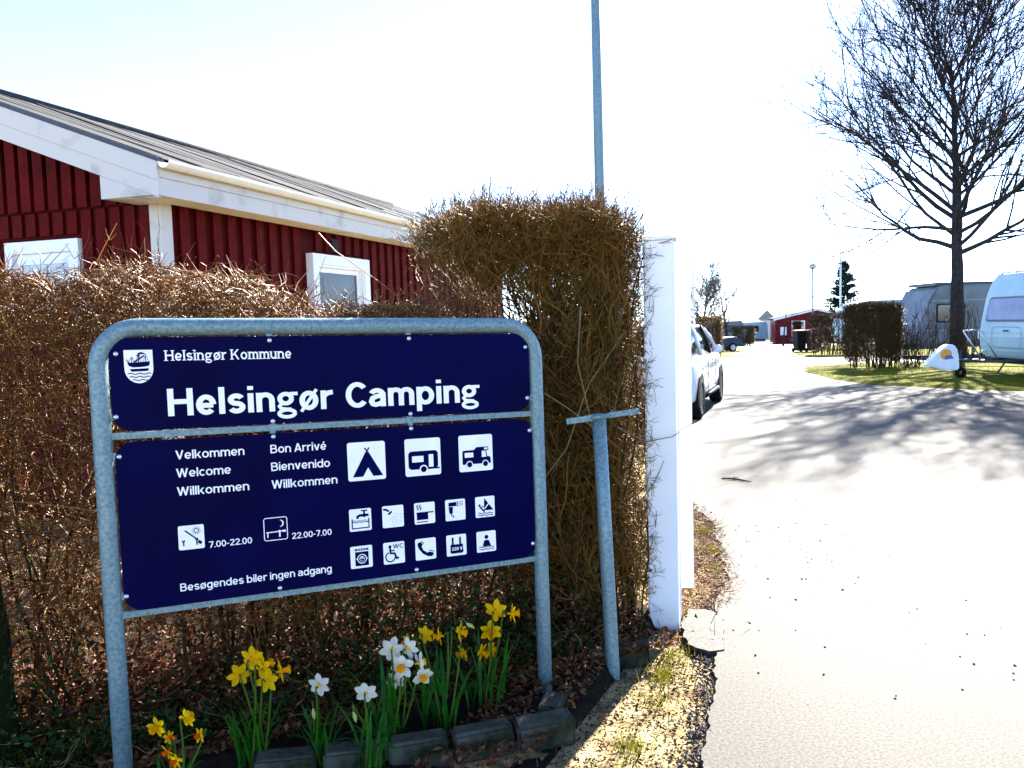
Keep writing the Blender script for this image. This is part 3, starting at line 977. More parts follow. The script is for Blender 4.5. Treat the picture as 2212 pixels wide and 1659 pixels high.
# side window
W0, W1, WT, WB = 2.06, 3.275, 2.345, 1.10
win = MB()
for q in ((W0, W1, WT - .105, WT), (W0, W1, WB, WB + .10), (W0, W0 + .11, WB + .10, WT - .105), (W1 - .11, W1, WB + .10, WT - .105)):
    win.box(q[0], q[1], -0.085, -0.003, q[2], q[3])
win = win.build('window', WHITEP, house)
MB().box(W0 + .11, W1 - .11, -.070, -.003, WT - .13, WT - .106).build('window_reveal', WHITEP, win)
MB().box(W1 - .135, W1 - .111, -.070, -.003, WB + .1, WT - .131).build('window_reveal', WHITEP, win)
fr = MB()
a0, a1, b0, b1 = W0 + .112, W1 - .136, WB + .10, WT - .132
for q in ((a0, a1, b1 - .05, b1), (a0, a1, b0, b0 + .07), (a0, a0 + .06, b0 + .07, b1 - .05), (a1 - .06, a1, b0 + .07, b1 - .05)):
    fr.box(q[0], q[1], -.022, -.002, q[2], q[3])
fr.build('window_sash', WHITEP, win)
MB().box(a0 + .06, a1 - .06, -.013, -.004, b0 + .07, b1 - .05).build('pane', mat('window_pane', (0.05, 0.065, 0.07), .2, 0, (0.03, 0.04, 0.045), 2.2, spec=.2), win)
# vent above it
vt = MB().box(2.51, 2.66, -.036, -.025, 2.39, 2.53).build('vent', BLACK, house)
for i in range(5):
    MB().box(2.515, 2.655, -.044, -.0365, 2.40 + i * .026, 2.414 + i * .026).build('vent_slat', BLACK, vt)
# gable window
gw = MB()
for q in ((.79, 1.57, 2.26, 2.36), (.79, 1.57, 1.80, 1.88), (.79, .87, 1.88, 2.26), (1.49, 1.57, 1.88, 2.26)):
    gw.box(-.05, -.003, q[0], q[1], q[2], q[3])
gw = gw.build('window', WHITEP, house)
fr = MB()
for q in ((.872, 1.488, 2.17, 2.258), (.872, 1.488, 1.882, 1.93), (.872, .93, 1.93, 2.17), (1.43, 1.488, 1.93, 2.17)):
    fr.box(-.022, -.004, q[0], q[1], q[2], q[3])
fr.build('window_sash', WHITEP, gw)
MB().box(-.013, -.008, 0.931, 1.429, 1.931, 2.169).build('pane', mat('curtained_pane', (0.42, 0.43, 0.42), .08, 0, (0.30, 0.32, 0.33), 4, spec=.8), gw)
# thin aerial on the ridge
MB().tube([(7.9, RG, rz_), (7.9, RG, rz_ + .52)], .006, 6).build('aerial', DARKM, house)

# ------------------------------------------------------------------ bare clipped hedges
TWIG = mat('hedge_twig', (0.2, 0.12, 0.06), 0.45, island=[(0.12, 0.034, 0.003), (0.25, 0.105, 0.010), (0.03, 0.008, 0.002), (0.34, 0.16, 0.026), (0.07, 0.030, 0.002), (0.17, 0.036, 0.004), (0.045, 0.014, 0.003)], spec=0.3)
TWIGO = mat('hedge_twig_olive', (0.2, 0.12, 0.06), 0.5, island=[(0.11, 0.056, 0.004), (0.21, 0.098, 0.010), (0.07, 0.027, 0.003), (0.14, 0.082, 0.005), (0.30, 0.125, 0.020)], spec=0.3)
STEM = mat('hedge_stem', (0.022, 0.016, 0.004), 0.85, 0, (0.055, 0.036, 0.008), 12, spec=0.15, bump=.4, bscale=60)
DEAD = mat('dead_leaf', (0.2, 0.1, 0.05), 0.6, island=[(0.07, 0.016, 0.005), (0.15, 0.052, 0.014), (0.045, 0.012, 0.004), (0.24, 0.11, 0.04), (0.10, 0.024, 0.006)], trans=0.3, spec=0.3)
GREENL = mat('ground_ivy', (0.03, 0.09, 0.02), 0.5, island=[(0.004, 0.022, 0.003), (0.009, 0.04, 0.004), (0.016, 0.06, 0.005), (0.005, 0.016, 0.003)], trans=0.35, spec=0.25)
rh = np.random.default_rng(21)


def stems_in(u0, u1, b0, b1, n, top, rad=(0.006, 0.014), lean=0.12):
    u = rh.uniform(u0, u1, n); b = rh.uniform(b0, b1, n)
    P0 = sgn(u, b, np.full(n, -0.05))
    D = unit(rh.normal(0, lean, (n, 3)) + np.array([0, 0, 1.0]))
    L = np.array([top(x) for x in u]) * rh.uniform(0.72, 1.0, n)
    return grow(P0, D, L, 9, 0.10, 0.03, rh), rh.uniform(*rad, n)


def thin_gap(P, rng=rh):
    """Leaves the ragged see-through gap between the low hedge and its tall end."""
    e = P[:, -1] - np.array(S0)
    u_, z_ = e @ np.array(SU), P[:, -1, 2]
    pr_ = np.where((u_ > 1.74) & (u_ < 2.03) & (z_ > 1.42) & (z_ < 1.76), .88, 0.0)
    pr_ = np.where((u_ > 1.32) & (u_ <= 1.74) & (z_ > 1.48) & (z_ < 1.86), .42, pr_)
    bb = (P - np.array(S0)) @ np.array(SB)
    uu = (P - np.array(S0)) @ np.array(SU)
    ok = (bb.min(1) > .14) & (uu < 2.45 + .42 * (np.maximum(bb, .30) - .4)).all(1)
    ok &= ~((bb < .37) & (uu > 2.30)).any(1)
    low = u_ < 1.35
    tl_ = 1.83 - .085 * u_ + .04 * np.sin(u_ * 5.1) - .05 * np.exp(-((u_ - 1.15) / .3) ** 2)
    ok &= ~(low & (z_ > tl_) & (rng.uniform(0, 1, len(P)) < .74))
    return P[(rng.uniform(0, 1, len(P)) > pr_) & ok]


hedge = empty('clipped_hedge', sg(0.2, 0.8), 0, 'low bare brown clipped hedge running behind the blue sign', 'hedge')
def hb(o):
    o.location = -hedge.location
    return o
topl = lambda u: 1.80 - 0.085 * u - .22 * max(0, u - 1.3) - .05 * math.exp(-((u - 1.15) / .3) ** 2) + 0.04 * math.sin(u * 5.1) + 0.02 * math.sin(u * 13)
S, r = stems_in(-1.7, 1.85, 0.5, 1.15, 110, lambda u: topl(u) * 0.94)
hb(tag(tubes('stem_mass', S, r, r * .4, STEM, hedge, 5), kind='stuff'))
Bq, _ = spawn(S, 9, 0.12, 0.98, 0.85, 0.42, 6, .22, .12, rh, .35)
hb(tag(tubes('branch_mass', thin_gap(Bq), .0042, .0016, TWIGO, hedge, 4), kind='stuff'))
T1, _ = spawn(Bq, 8, .2, 1.0, .85, .16, 4, .38, .06, rh, .3)
hb(tag(tubes('twig_mass', thin_gap(T1), .0022, .0010, TWIG, hedge, 3), kind='stuff'))
# dense shorn top and front faces
n = 22000
u = rh.uniform(-1.75, 1.75, n); b = rh.uniform(.42, 1.2, n)
tp = np.array([topl(x) for x in u])
z = tp - np.abs(rh.exponential(.13, n)) - .02 + .04 * np.sin(u * 23 + b * 9) * np.sin(u * 11 - b * 17)
thin = np.where(u > 1.35, np.clip((1.85 - u) / .5, 0.1, 1), 1.0)
keep = (rh.uniform(0, 1, n) < thin) & (z > .2)
P0 = sgn(u, b, z)[keep]
D = unit(rh.normal(0, .8, P0.shape) + np.array([0, 0, .30]))
T2 = grow(P0, D, rh.uniform(.03, .11, len(P0)), 4, .42, .0, rh)
BUDT = mat('twig_bud', (.2, .06, .02), .5, island=[(0.24, 0.07, 0.010), (0.34, 0.15, 0.03), (0.16, 0.035, 0.008), (0.42, 0.24, 0.08)], spec=.3)
_e = thin_gap(np.concatenate([T2[::2], T2[1:2]]))
hb(tag(leaves('bud_mass', _e[:, -1], .012, BUDT, hedge, rh, .1, .5), kind='stuff'))
hb(tag(tubes('top_twig_mass', thin_gap(T2), .0019, .0009, TWIG, hedge, 3), kind='stuff'))
n = 17000
u = rh.uniform(-1.8, 1.8, n); b = .40 + np.abs(rh.exponential(.12, n))
z = rh.uniform(.12, 1.0, n) ** .75 * np.array([topl(x) for x in u])
P0 = sgn(u, b, z)
D = unit(rh.normal(0, .8, P0.shape) + np.array([0, 0, .15]) - np.array(SB) * .25)
T3 = grow(P0, D, rh.uniform(.08, .26, n), 5, .25, .05, rh)
hb(tag(tubes('front_twig_mass', thin_gap(T3), .0021, .0009, TWIG, hedge, 3), kind='stuff'))
# long stray shoots above the clipped line and across the front
n = 95
u = rh.uniform(-1.5, 1.7, n)
P0 = sgn(u, rh.uniform(.42, 1.0, n), np.array([topl(x) for x in u]) - .15)
D = unit(rh.normal(0, .45, P0.shape) + np.array([0, 0, 1.0]))
T4 = grow(P0, D, rh.uniform(.10, .30, n), 6, .12, .06, rh)
hb(tag(tubes('shoot_mass', thin_gap(T4), .0026, .0012, TWIG, hedge, 4), kind='stuff'))
T4b, _ = spawn(T4, 4, .35, 1, .7, .07, 3, .15, .1, rh, .2)
hb(tag(tubes('shoot_tip_mass', T4b, .0017, .0010, TWIG, hedge, 3), kind='stuff'))
n = 120
P0 = sgn(rh.uniform(-1.6, 1.6, n), rh.uniform(.36, .5, n), rh.uniform(.3, 1.55, n))
D = unit(np.array(SU) * rh.choice([-1, 1], n)[:, None] * 1.0 + rh.normal(0, .5, (n, 3)))
T5 = grow(P0, D, rh.uniform(.3, .8, n), 7, .10, .0, rh)
hb(tag(tubes('cross_shoot_mass', thin_gap(T5), .0036, .0014, TWIG, hedge, 4), kind='stuff'))
n = 12000
zz = np.abs(rh.exponential(.24, n)) + .02
P0 = sgn(rh.uniform(-1.7, 2.2, n), rh.uniform(.36, 1.0, n), zz)
hb(tag(leaves('dead_leaf_mass', P0[zz < .95], .034, DEAD, hedge, rh, .25), kind='stuff'))

# tall uncut end of the hedge beside the white post
tall = empty('tall_hedge', sg(2.2, .75), 0, 'tall bushy bare hedge end between the sign and the white post', 'hedge')
def ht(o):
    o.location = -tall.location
    return o
topt = lambda u: 2.06 + .03 * math.sin(u * 9) - .34 * max(0, 1.72 - u) - .42 * max(0, u - 2.22) ** 1.0 - .9 * max(0, u - 2.5)
S, r = stems_in(1.98, 2.44, .40, 1.0, 190, lambda u: topt(u) * .98, (.005, .011), .06)
_u = (S - np.array(S0)) @ np.array(SU); _b = (S - np.array(S0)) @ np.array(SB)
_k = (_u < 2.46 + .42 * (_b - .4)).all(1) & (_b > .36).all(1)
S, r = S[_k], r[_k]
ht(tag(tubes('stem_mass', S, r, r * .35, STEM, tall, 5), kind='stuff'))
Bq, _ = spawn(S, 11, .04, .98, .55, .40, 6, .18, .14, rh, .3)
Bq = Bq[(Bq[:, -1] - np.array(S0)) @ np.array(SU) < 2.40 + .42 * ((Bq[:, -1] - np.array(S0)) @ np.array(SB) - .4)]
ht(tag(tubes('branch_mass', thin_gap(Bq), .0040, .0015, TWIGO, tall, 4), kind='stuff'))
T1, _ = spawn(Bq, 13, .1, 1.0, .75, .17, 4, .22, .10, rh, .3)
ue = (T1[:, -1] - np.array(S0)) @ np.array(SU); be = (T1[:, -1] - np.array(S0)) @ np.array(SB)
T1 = T1[(ue < 2.42 + .42 * (be - .4)) & (be > .33)]
ht(tag(tubes('twig_mass', thin_gap(T1), .0021, .0009, TWIGO, tall, 3), kind='stuff'))
n = 15000
u = rh.uniform(1.42, 2.62, n); b = rh.uniform(.40, 1.05, n)
tp = np.array([topt(x) for x in u])
z = tp - np.abs(rh.exponential(.12, n))
keep = (u < 2.44 + .42 * (b - .4)) & (z > np.where(u < 1.95, 1.50 + .35 * (1.95 - u), 1.0)) & (rh.uniform(0, 1, n) < np.clip((u - 1.35) / .35, .12, 1))
P0 = sgn(u, b, z)[keep]
D = unit(rh.normal(0, .75, P0.shape) + np.array([0, 0, .45]) - np.array(SU) * .15)
T2 = grow(P0, D, rh.uniform(.05, .17, len(P0)), 4, .26, .05, rh)
n = 800
u = rh.uniform(1.42, 2.5, n)
P0 = sgn(u, rh.uniform(.42, 1.0, n), np.array([topt(x) for x in u]) - .06)
T9 = grow(P0, unit(rh.normal(0, .42, P0.shape) + np.array([0, 0, .9])), rh.uniform(.08, .24, n), 5, .16, .04, rh)
ht(tag(tubes('wisp_mass', T9, .0023, .0013, TWIGO, tall, 3), kind='stuff'))
T9b, _ = spawn(T9, 4, .3, 1, .6, .07, 3, .2, .05, rh, .2)
ht(tag(tubes('wisp_tip_mass', T9b, .0018, .0012, TWIGO, tall, 3), kind='stuff'))
ht(tag(tubes('top_twig_mass', thin_gap(T2), .0018, .0008, TWIGO, tall, 3), kind='stuff'))
T2b, _ = spawn(T2[:2600], 2, .3, 1, .6, .07, 3, .2, .1, rh, .2)
ht(tag(tubes('tip_mass', T2b, .0013, .0008, TWIGO, tall, 3), kind='stuff'))
# close-set twigs along the end face beside the post and through the body
n = 15000
b = rh.uniform(.38, 1.05, n)
u = np.where(rh.uniform(0, 1, n) < .45, 2.47 + .42 * (b - .4) - np.abs(rh.exponential(.09, n)), rh.uniform(1.98, 2.45, n))
z = rh.uniform(.08, 1.0, n) * (np.array([topt(x) for x in u]) - .04)
P0 = sgn(u, b, z)
D = unit(rh.normal(0, .75, P0.shape) + np.array([0, 0, .35]))
T8 = grow(P0, D, rh.uniform(.05, .16, n), 4, .3, .0, rh)
T8 = T8[(((T8 - np.array(S0)) @ np.array(SU)) < 2.485 + .42 * (((T8 - np.array(S0)) @ np.array(SB)) - .4)).all(1)]
ht(tag(tubes('body_twig_mass', T8, .0018, .0009, TWIGO, tall, 3), kind='stuff'))
# limbs that lean left over the gap towards the cabin
n = 26
P0 = sgn(rh.uniform(1.95, 2.15, n), rh.uniform(.5, .95, n), rh.uniform(1.15, 1.7, n))
D = unit(-np.array(SU) * .8 + np.array([0, 0, .8]) + rh.normal(0, .25, (n, 3)))
T6 = grow(P0, D, rh.uniform(.3, .62, n), 7, .12, .05, rh)
ht(tag(tubes('limb_mass', T6, .0055, .0018, TWIGO, tall, 4), kind='stuff'))
T6b, _ = spawn(T6, 14, .1, 1, .7, .2, 5, .2, .08, rh, .3)
ht(tag(tubes('limb_twig_mass', thin_gap(T6b), .0022, .0009, TWIGO, tall, 3), kind='stuff'))
# long thin canes crossing its face, some reaching over the white post
canes = [[(2.05, .37, 1.62), (2.02, .36, 1.35), (2.08, .36, 1.1), (2.16, .37, .75), (2.20, .37, .45)],
         [(1.72, .38, 1.30), (1.95, .36, 1.15), (2.15, .36, 1.0), (2.3, .37, .88)],
         [(2.25, .36, 1.02), (2.38, .33, .95), (2.50, .28, .97), (2.60, .22, 1.05)],
         [(1.75, .38, .72), (1.95, .36, .95), (2.08, .36, 1.25), (2.3, .37, 1.5)],
         [(2.34, .38, .62), (2.42, .34, .72), (2.47, .31, .85)]]
m = MB()
for c in canes:
    pts = [sg(*q) for q in c]
    m.tube([p_ - tall.location for p_ in pts], [.0042 - .0024 * i / (len(pts) - 1) for i in range(len(pts))], 5)
m.build('cane', mat('pale_cane', (.22, .16, .07), .6, 0, (.15, .10, .04), 20), tall)
n = 90
zz = rh.uniform(.1, 1.95, n)
P0 = sgn(np.full(n, 2.40), np.full(n, .41), zz)
D = unit(np.array(SU) * .9 - np.array(SB) * .35 + rh.normal(0, .45, (n, 3)) + np.array([0, 0, .1]))
T7 = grow(P0, D, rh.uniform(.05, .13, n), 5, .28, .0, rh)
ht(tag(tubes('side_shoot_mass', T7, .0014, .0008, TWIGO, tall, 3), kind='stuff'))
T7b, _ = spawn(T7, 3, .5, 1, .7, .05, 3, .2, .05, rh, .2)
ht(tag(tubes('side_tip_mass', T7b, .0013, .0008, TWIGO, tall, 3), kind='stuff'))
n = 1600
zz = np.abs(rh.exponential(.25, n)) + .02
P0 = sgn(rh.uniform(1.75, 2.42, n), rh.uniform(.36, .9, n), zz)
ht(tag(leaves('dead_leaf_mass', P0[zz < 1.1], .030, DEAD, tall, rh, .25), kind='stuff'))

# leaf litter and green ground cover under the hedge
n = 16000
P0 = sgn(rh.uniform(-2.0, 2.35, n), np.clip(rh.normal(.75, .5, n), .02, 2.2), .045 + np.abs(rh.normal(0, .025, n)))
n = 1500
_b = rh.uniform(-.55, .45, n)
P1 = sgn(1.25 + 1.209 * (_b + .57) - rh.uniform(0, .55, n), _b, .03 + np.abs(rh.normal(0, .008, n)))
P1 = P1[P1[:, 1] > 2.6]
o = leaves('leaf_litter', np.concatenate([P0, P1]), .032, DEAD, None, rh, .65)
tag(o, 'brown dead leaves lying under the hedge and sign', 'leaf litter', None, 'stuff')
patches = [(-.75, .35, .35, .45, .30, 1500), (-.35, .12, .30, .22, .10, 900), (.25, .30, .25, .2, .08, 300), (1.25, .40, .38, .28, .26, 1900), (.95, .22, .25, .2, .12, 500), (.05, -.02, .22, .15, .06, 350), (1.75, .28, .2, .15, .08, 300)]
pts = []
for (cu, cb, su, sb_, hz, k) in patches:
    pts.append(sgn(rh.normal(cu, su, k), np.maximum(rh.normal(cb, sb_, k), rh.uniform(.10, .2, k)), .03 + np.abs(rh.normal(0, hz, k))))
P0 = np.concatenate(pts)
o = leaves('ground_cover', P0, .026, GREENL, None, rh, .55, .7)
tag(o, 'dark green weeds and ivy growing low under the sign', 'ground cover', None, 'stuff')
n = 1500
P0 = sgn(np.concatenate([rh.normal(-.55, .35, n // 2), rh.normal(1.2, .5, n // 2)]), np.abs(rh.normal(.35, .2, n)), np.full(n, .02))
an = rh.uniform(0, 6.28, n)
T = grow(P0, unit(np.stack([np.cos(an), np.sin(an), np.full(n, 1.5)], 1)), rh.uniform(.06, .18, n), 4, .2, -.15, rh)
o = tubes('weed_grass', T, .0022, .0006, BLADE, None, 3)
tag(o, 'thin green grass growing among the leaves under the hedge', 'grass', None, 'stuff')
# fallen dry stalks
n = 420
P0 = sgn(rh.uniform(-1.2, 2.2, n), rh.uniform(.05, .8, n), rh.uniform(.02, .12, n))
T = grow(P0, unit(rh.normal(0, 1, (n, 3)) * np.array([1, 1, .25])), rh.uniform(.08, .3, n), 5, .15, 0, rh)
o = tubes('dry_stalks', T, .0018, .0008, mat('dry_stalk', (.3, .2, .1), .6, island=[(.36, .25, .13), (.22, .13, .06), (.28, .17, .07)]), None, 3)
tag(o, 'dry pale stalks and twigs fallen under the sign', 'twigs', None, 'stuff')

# ------------------------------------------------------------------ posts in the foreground
# T-shaped galvanised post beside the sign, leaning a little
tp_ = empty('signpost_stub', (0.413, 3.584, -0.03), 0, 'short galvanised post with a flat cross bar, no board on it', 'post')
top = Vector((0.372 - 0.413, 0.0, 1.155))
MB().tube([(0, 0, -.2), (0, 0, 0), top * .5, top], .0300, 18).build('tube_post', GALV, tp_)
MB().lathe([(.0300, 1.155), (.0325, 1.156), (.0325, 1.176), (.0001, 1.178)], 18, Matrix.Translation((top.x, 0, 0))).build('post_cap', GALV, tp_)
yaw_ = Matrix.Translation((top.x, 0, 1.168)) @ Matrix.Rotation(R(8), 4, 'Z') @ Matrix.Rotation(R(-5.5), 4, 'Y')
MB().box(-.15, -.031, -.028, -.022, -.014, .012, yaw_).build('bracket_bar', GALV, tp_, .001)
MB().box(.031, .172, -.028, -.022, -.012, .012, yaw_).build('bracket_bar', GALV, tp_, .001)
MB().tube([yaw_ @ Vector((-.034, -.025, 0)), yaw_ @ Vector((-.03, -.034, 0)), yaw_ @ Vector((0, -.036, 0)), yaw_ @ Vector((.03, -.034, 0)), yaw_ @ Vector((.034, -.025, 0))], .010, 6).build('clamp', GALV, tp_)
# concrete kerb piece at its foot
kb = MB().box(-.14, .14, -.035, .035, -.05, .075)
kb = kb.build('kerb_block', CONC, None, .008, 2)
kb.location = (0.452, 3.70, -0.01); kb.rotation_euler = (0, R(-4), R(12))
tag(kb, 'small grey concrete kerb piece at the foot of the cross bar post', 'kerb stone')

# white painted gate post with the board fixed behind it
gp = empty('gate_post', (0.765, 4.235, -0.03), R(-15), 'white painted square gate post at the end of the hedge', 'post')
MB().box(-.078, .078, -.10, .10, -.1, 1.965).build('post_body', WHITEP, gp, .008, 2)
MB().box(-.084, .084, -.106, .106, 1.966, 1.985).build('post_cap', WHITEP, gp, .004)
gl = empty('gate_board', (0.925, 4.42, -0.03), R(-13), 'narrow white board hanging behind the white gate post', 'board')
MB().box(-.052, .030, -.014, .014, .125, 1.92).build('board_face', WHITEP, gl, .003)
for z_ in (.5, 1.5):
    MB().box(-.13, -.0525, -.006, .006, z_, z_ + .04).build('hinge_strap', WHITEP, gl)

# old mossy timber post at the left edge of the picture
m = MB()
pts, rad = [], []
for i in range(9):
    t = i / 8
    pts.append((-.085 * t + .006 * math.sin(i * 2.1), .02 * t, -.1 + 1.28 * t)); rad.append(.075 - .012 * t + .004 * math.sin(i * 1.7))
m.tube(pts, rad, 14)
mp = m.build('old_post', MOSSWOOD)
mp.location = (-1.80, 2.80, -.03)
tag(mp, 'dark mossy old wooden post leaning at the left edge', 'post')

# lamp mast rising behind the tall hedge
lm = empty('lamp_mast', (0.905, 8.2, -0.03), 0, 'tall thin galvanised mast rising behind the tall hedge into the sky', 'mast')
MB().tube([(0, 0, -.3), (0, 0, 2.0), (-.005, 0, 3.6), (-.01, 0, 7.2)], [.052, .050, .046, .036], 16).build('mast_tube', GALV, lm)
MB().box(-.028, .028, -.055, -.040, .6, 1.0).build('mast_door', GALV, lm, .003)
MB().lathe([(.001, 7.52), (.16, 7.46), (.17, 7.40), (.06, 7.2), (.036, 7.18)], 18).build('lamp_head', GALV, lm)

# bed edging stones
stn = [(0.085, 3.020, 14, .23), (-0.145, 2.960, 15, .23), (-0.375, 2.905, 12, .22), (-.60, 2.86, 10, .22), (-.83, 2.81, 13, .22), (.125, 3.19, 78, .15)]
lab = ['edging stone at the sunny right corner of the flower bed', 'second edging stone from the right corner of the flower bed', 'third edging stone from the right corner of the flower bed',
       'fourth edging stone, at the bottom edge below the white daffodils', 'edging stone furthest left, below the yellow daffodils', 'short edging stone behind the corner, near the right sign leg']
sr = random.Random(5)
for (x, y, a, l_), lb in zip(stn, lab):
    o = MB().box(-l_ / 2 + .004, l_ / 2 - .004, -.045, .045, -.06, .055).build('edging_stone', CONC, None, .010, 2)
    for q in o.data.vertices:
        q.co += Vector((sr.uniform(-.003, .003), sr.uniform(-.003, .003), sr.uniform(-.003, .003)))
    o.location = (x, y, 0.018 + sr.uniform(-.006, .006)); o.rotation_euler = (R(sr.uniform(-4, 4)), R(sr.uniform(-3, 3)), R(a))
    tag(o, lb, 'edging stone', 'stones edging the flower bed')

# ------------------------------------------------------------------ daffodils
YEL = mat('yellow_petal', (0.88, 0.56, 0.002), .6, 0, (0.92, 0.62, 0.003), 40, trans=.55, spec=.1)
YELD = mat('deep_yellow_trumpet', (0.88, 0.44, 0.001), .6, 0, (0.92, 0.50, 0.002), 40, trans=.5, spec=.1)
ORG = mat('orange_trumpet', (0.85, 0.12, 0.002), .6, 0, (0.9, 0.17, 0.002), 40, trans=.5, spec=.1)
WPET = mat('white_petal', (0.80, 0.80, 0.72), .6, 0, (0.74, 0.74, 0.60), 40, trans=.5, spec=.1)
DLEAF = mat('daffodil_leaf', (0.010, 0.10, 0.006), .45, 0, (0.026, 0.15, 0.008), 14, trans=.4, spec=.25)
DSTEM = mat('daffodil_stem', (0.035, 0.10, 0.006), .5, 0, (0.07, 0.13, 0.008), 10, trans=.2, spec=.25)
BUDM = mat('daffodil_bud', (0.55, 0.52, 0.16), .5, 0, (0.40, 0.45, 0.12), 30, trans=.4)


def petal_mesh(mat_, ln=.034, wd=.021, name='petal'):
    m = MB()
    rows = [(0, .22), (.25, .75), (.5, 1.0), (.75, .78), (.93, .30), (1.0, .02)]
    for t, w_ in rows:
        for j in (-1, 0, 1):
            m.v.append(Vector((.004 + t * ln, j * w_ * wd / 2, .006 * math.sin(t * 2.4) - .004 * abs(j) * w_ - .004 * t)))
    for i in range(5):
        for j in range(2):
            a = i * 3 + j
            m.f.append([a, a + 3, a + 4, a + 1]); m.sm.append(True)
    return m.mesh(name, mat_)


def trumpet_mesh(mat_, ln=.028, r1=.015):
    m = MB()
    n = 14
    prof = [(.0005, -.016), (.0035, -.014), (.0045, -.004), (.0075, .004), (.0088, ln * .55), (.0105, ln * .85), (r1, ln)]
    m.lathe(prof, n)
    k = len(prof) - 1
    for j in range(n):
        m.v[k * n + j].z += .0025 * (1 if j % 2 else -1)
    # inner wall
    m.lathe([(r1 * .97, ln), (.0095, ln * .84), (.0075, ln * .5), (.0005, .006)], n)
    return m.mesh('flower', mat_)


def bud_mesh():
    return MB().lathe([(.0005, 0), (.004, .004), (.0075, .016), (.006, .028), (.0005, .040)], 10).mesh('bud', BUDM)


PM = {'y': (petal_mesh(YEL), trumpet_mesh(YELD)), 'o': (petal_mesh(YEL, .029, .016), trumpet_mesh(ORG, .02, .010)),
      'w': (petal_mesh(WPET, .036, .026), trumpet_mesh(YELD, .020, .013)), 's': (petal_mesh(WPET, .034, .024), trumpet_mesh(YEL, .020, .012))}
BM_ = bud_mesh()


def leaf_strip(base, d, ln, wd, bend, parent, rr):
    """Strap leaf rising from base, arching over along direction d."""
    m = MB()
    n = 7
    p_ = Vector(base); ang = rr.uniform(.05, .22)
    side = Vector((-d.y, d.x, 0))
    for i in range(n + 1):
        t = i / n
        w_ = wd * (0.75 + .5 * t) if t < .5 else wd * max(.04, 1 - ((t - .5) / .5) ** 2.2)
        fold = Vector((d.x, d.y, 0)) * (-.15 * w_)
        m.v += [p_ - side * w_ / 2, p_ + fold, p_ + side * w_ / 2]
        st = ln / n
        p_ = p_ + (d * math.sin(ang) + Vector((0, 0, 1)) * math.cos(ang)) * st
        ang += bend / n * (1 + t)
    for i in range(n):
        for j in range(2):
            a = i * 3 + j
            m.f.append([a, a + 3, a + 4, a + 1]); m.sm.append(True)
    return m.build('leaf', DLEAF, parent)


def daffodils(label, base, flowers, nleaf, lh, seed, spread=.05):
    """flowers: (x,y,z offsets from the clump base, kind, yaw facing degrees, pitch, scale)"""
    rr = random.Random(seed)
    c = empty('daffodil_clump', base, 0, label, 'daffodils', 'daffodils in the flower bed')
    for (dx, dy, dz, kind, yaw, pit, sc_) in flowers:
        tipv = Vector((dx, dy, dz))
        foot = Vector((rr.uniform(-spread, spread) * .7 + dx * .15, rr.uniform(-spread, spread) * .7, -.015))
        face = Vector((math.sin(R(yaw)) * math.cos(R(pit)), math.cos(R(yaw)) * math.cos(R(pit)), math.sin(R(pit))))
        neck = tipv - face * .03 * sc_ + Vector((0, 0, .008))
        back = tipv - face * .014 * sc_
        pts = [foot.lerp(neck, t) + Vector((math.sin(t * 3.1) * .008, 0, 0)) for t in (0, .25, .5, .75, .94)]
        pts += [neck + Vector((0, 0, .004)), back.lerp(neck, .5) + Vector((0, 0, .006)), back]
        MB().tube(pts, [.0042, .004, .0038, .0036, .0034, .003, .0028, .0028], 7).build('stem', DSTEM, c)
        q = face.to_track_quat('Z', 'Y')
        if kind == 'b':
            o = link(bpy.data.objects.new('bud', BM_), c)
            o.location = back; o.rotation_euler = q.to_euler(); o.scale = (sc_,) * 3
            continue
        pm, tm = PM[kind]
        o = link(bpy.data.objects.new('flower', tm), c)
        o.location = tipv; o.rotation_euler = q.to_euler(); o.scale = (sc_,) * 3
        a0 = rr.uniform(0, 60)
        for k in range(6):
            pq = link(bpy.data.objects.new('petal', pm), o)
            pq.rotation_euler = Matrix.Rotation(R(a0 + 60 * k + rr.uniform(-6, 6)), 3, 'Z').to_euler()
            pq.rotation_euler.rotate_axis('Y', R(rr.uniform(-22, 12)))
            pq.location = (0, 0, .001 * (k % 2))
    for i in range(nleaf):
        a = rr.uniform(0, 6.283)
        d = Vector((math.cos(a), math.sin(a), 0))
        b_ = Vector((rr.uniform(-spread, spread), rr.uniform(-spread, spread) * .8, -.01))
        leaf_strip(b_, d, lh * rr.uniform(.7, 1.15), rr.uniform(.011, .017), rr.uniform(.1, .8) if rr.random() < .78 else rr.uniform(1.2, 2.0), c, rr)
    return c


daffodils('small yellow daffodils with orange trumpets beside the left sign leg', (-1.164, 2.707, .02),
          [(-.049, -.02, .221, 'y', 195, 0, .95), (.048, -.02, .246, 'y', 20, 5, .9), (.091, -.02, .189, 'o', 215, 0, .85), (-.012, -.02, .184, 'o', 120, 10, .7),
           (-.02, -.02, .137, 'o', 225, -25, .9), (.006, -.02, .103, 'o', 205, -10, .95)], 9, .14, 1, .05)
daffodils('tall bunch of yellow daffodils with upright leaves left of the white ones', (-.949, 2.837, .02),
          [(-.028, -.02, .336, 'y', -25, 0, 1.15), (.018, -.02, .391, 'y', 5, 8, 1.2), (.056, -.01, .363, 'y', 40, 0, 1.15), (.072, -.03, .318, 'y', 10, -10, 1.2), (.112, .0, .337, 'y', 60, 0, 1.1)], 17, .28, 2, .045)
daffodils('single white daffodil with a drooping bud, left white bloom', (-.723, 2.862, .02),
          [(.017, -.02, .28, 's', 8, 10, 1.1), (-.005, -.03, .188, 'b', 150, -70, 1.0)], 16, .22, 3, .055)
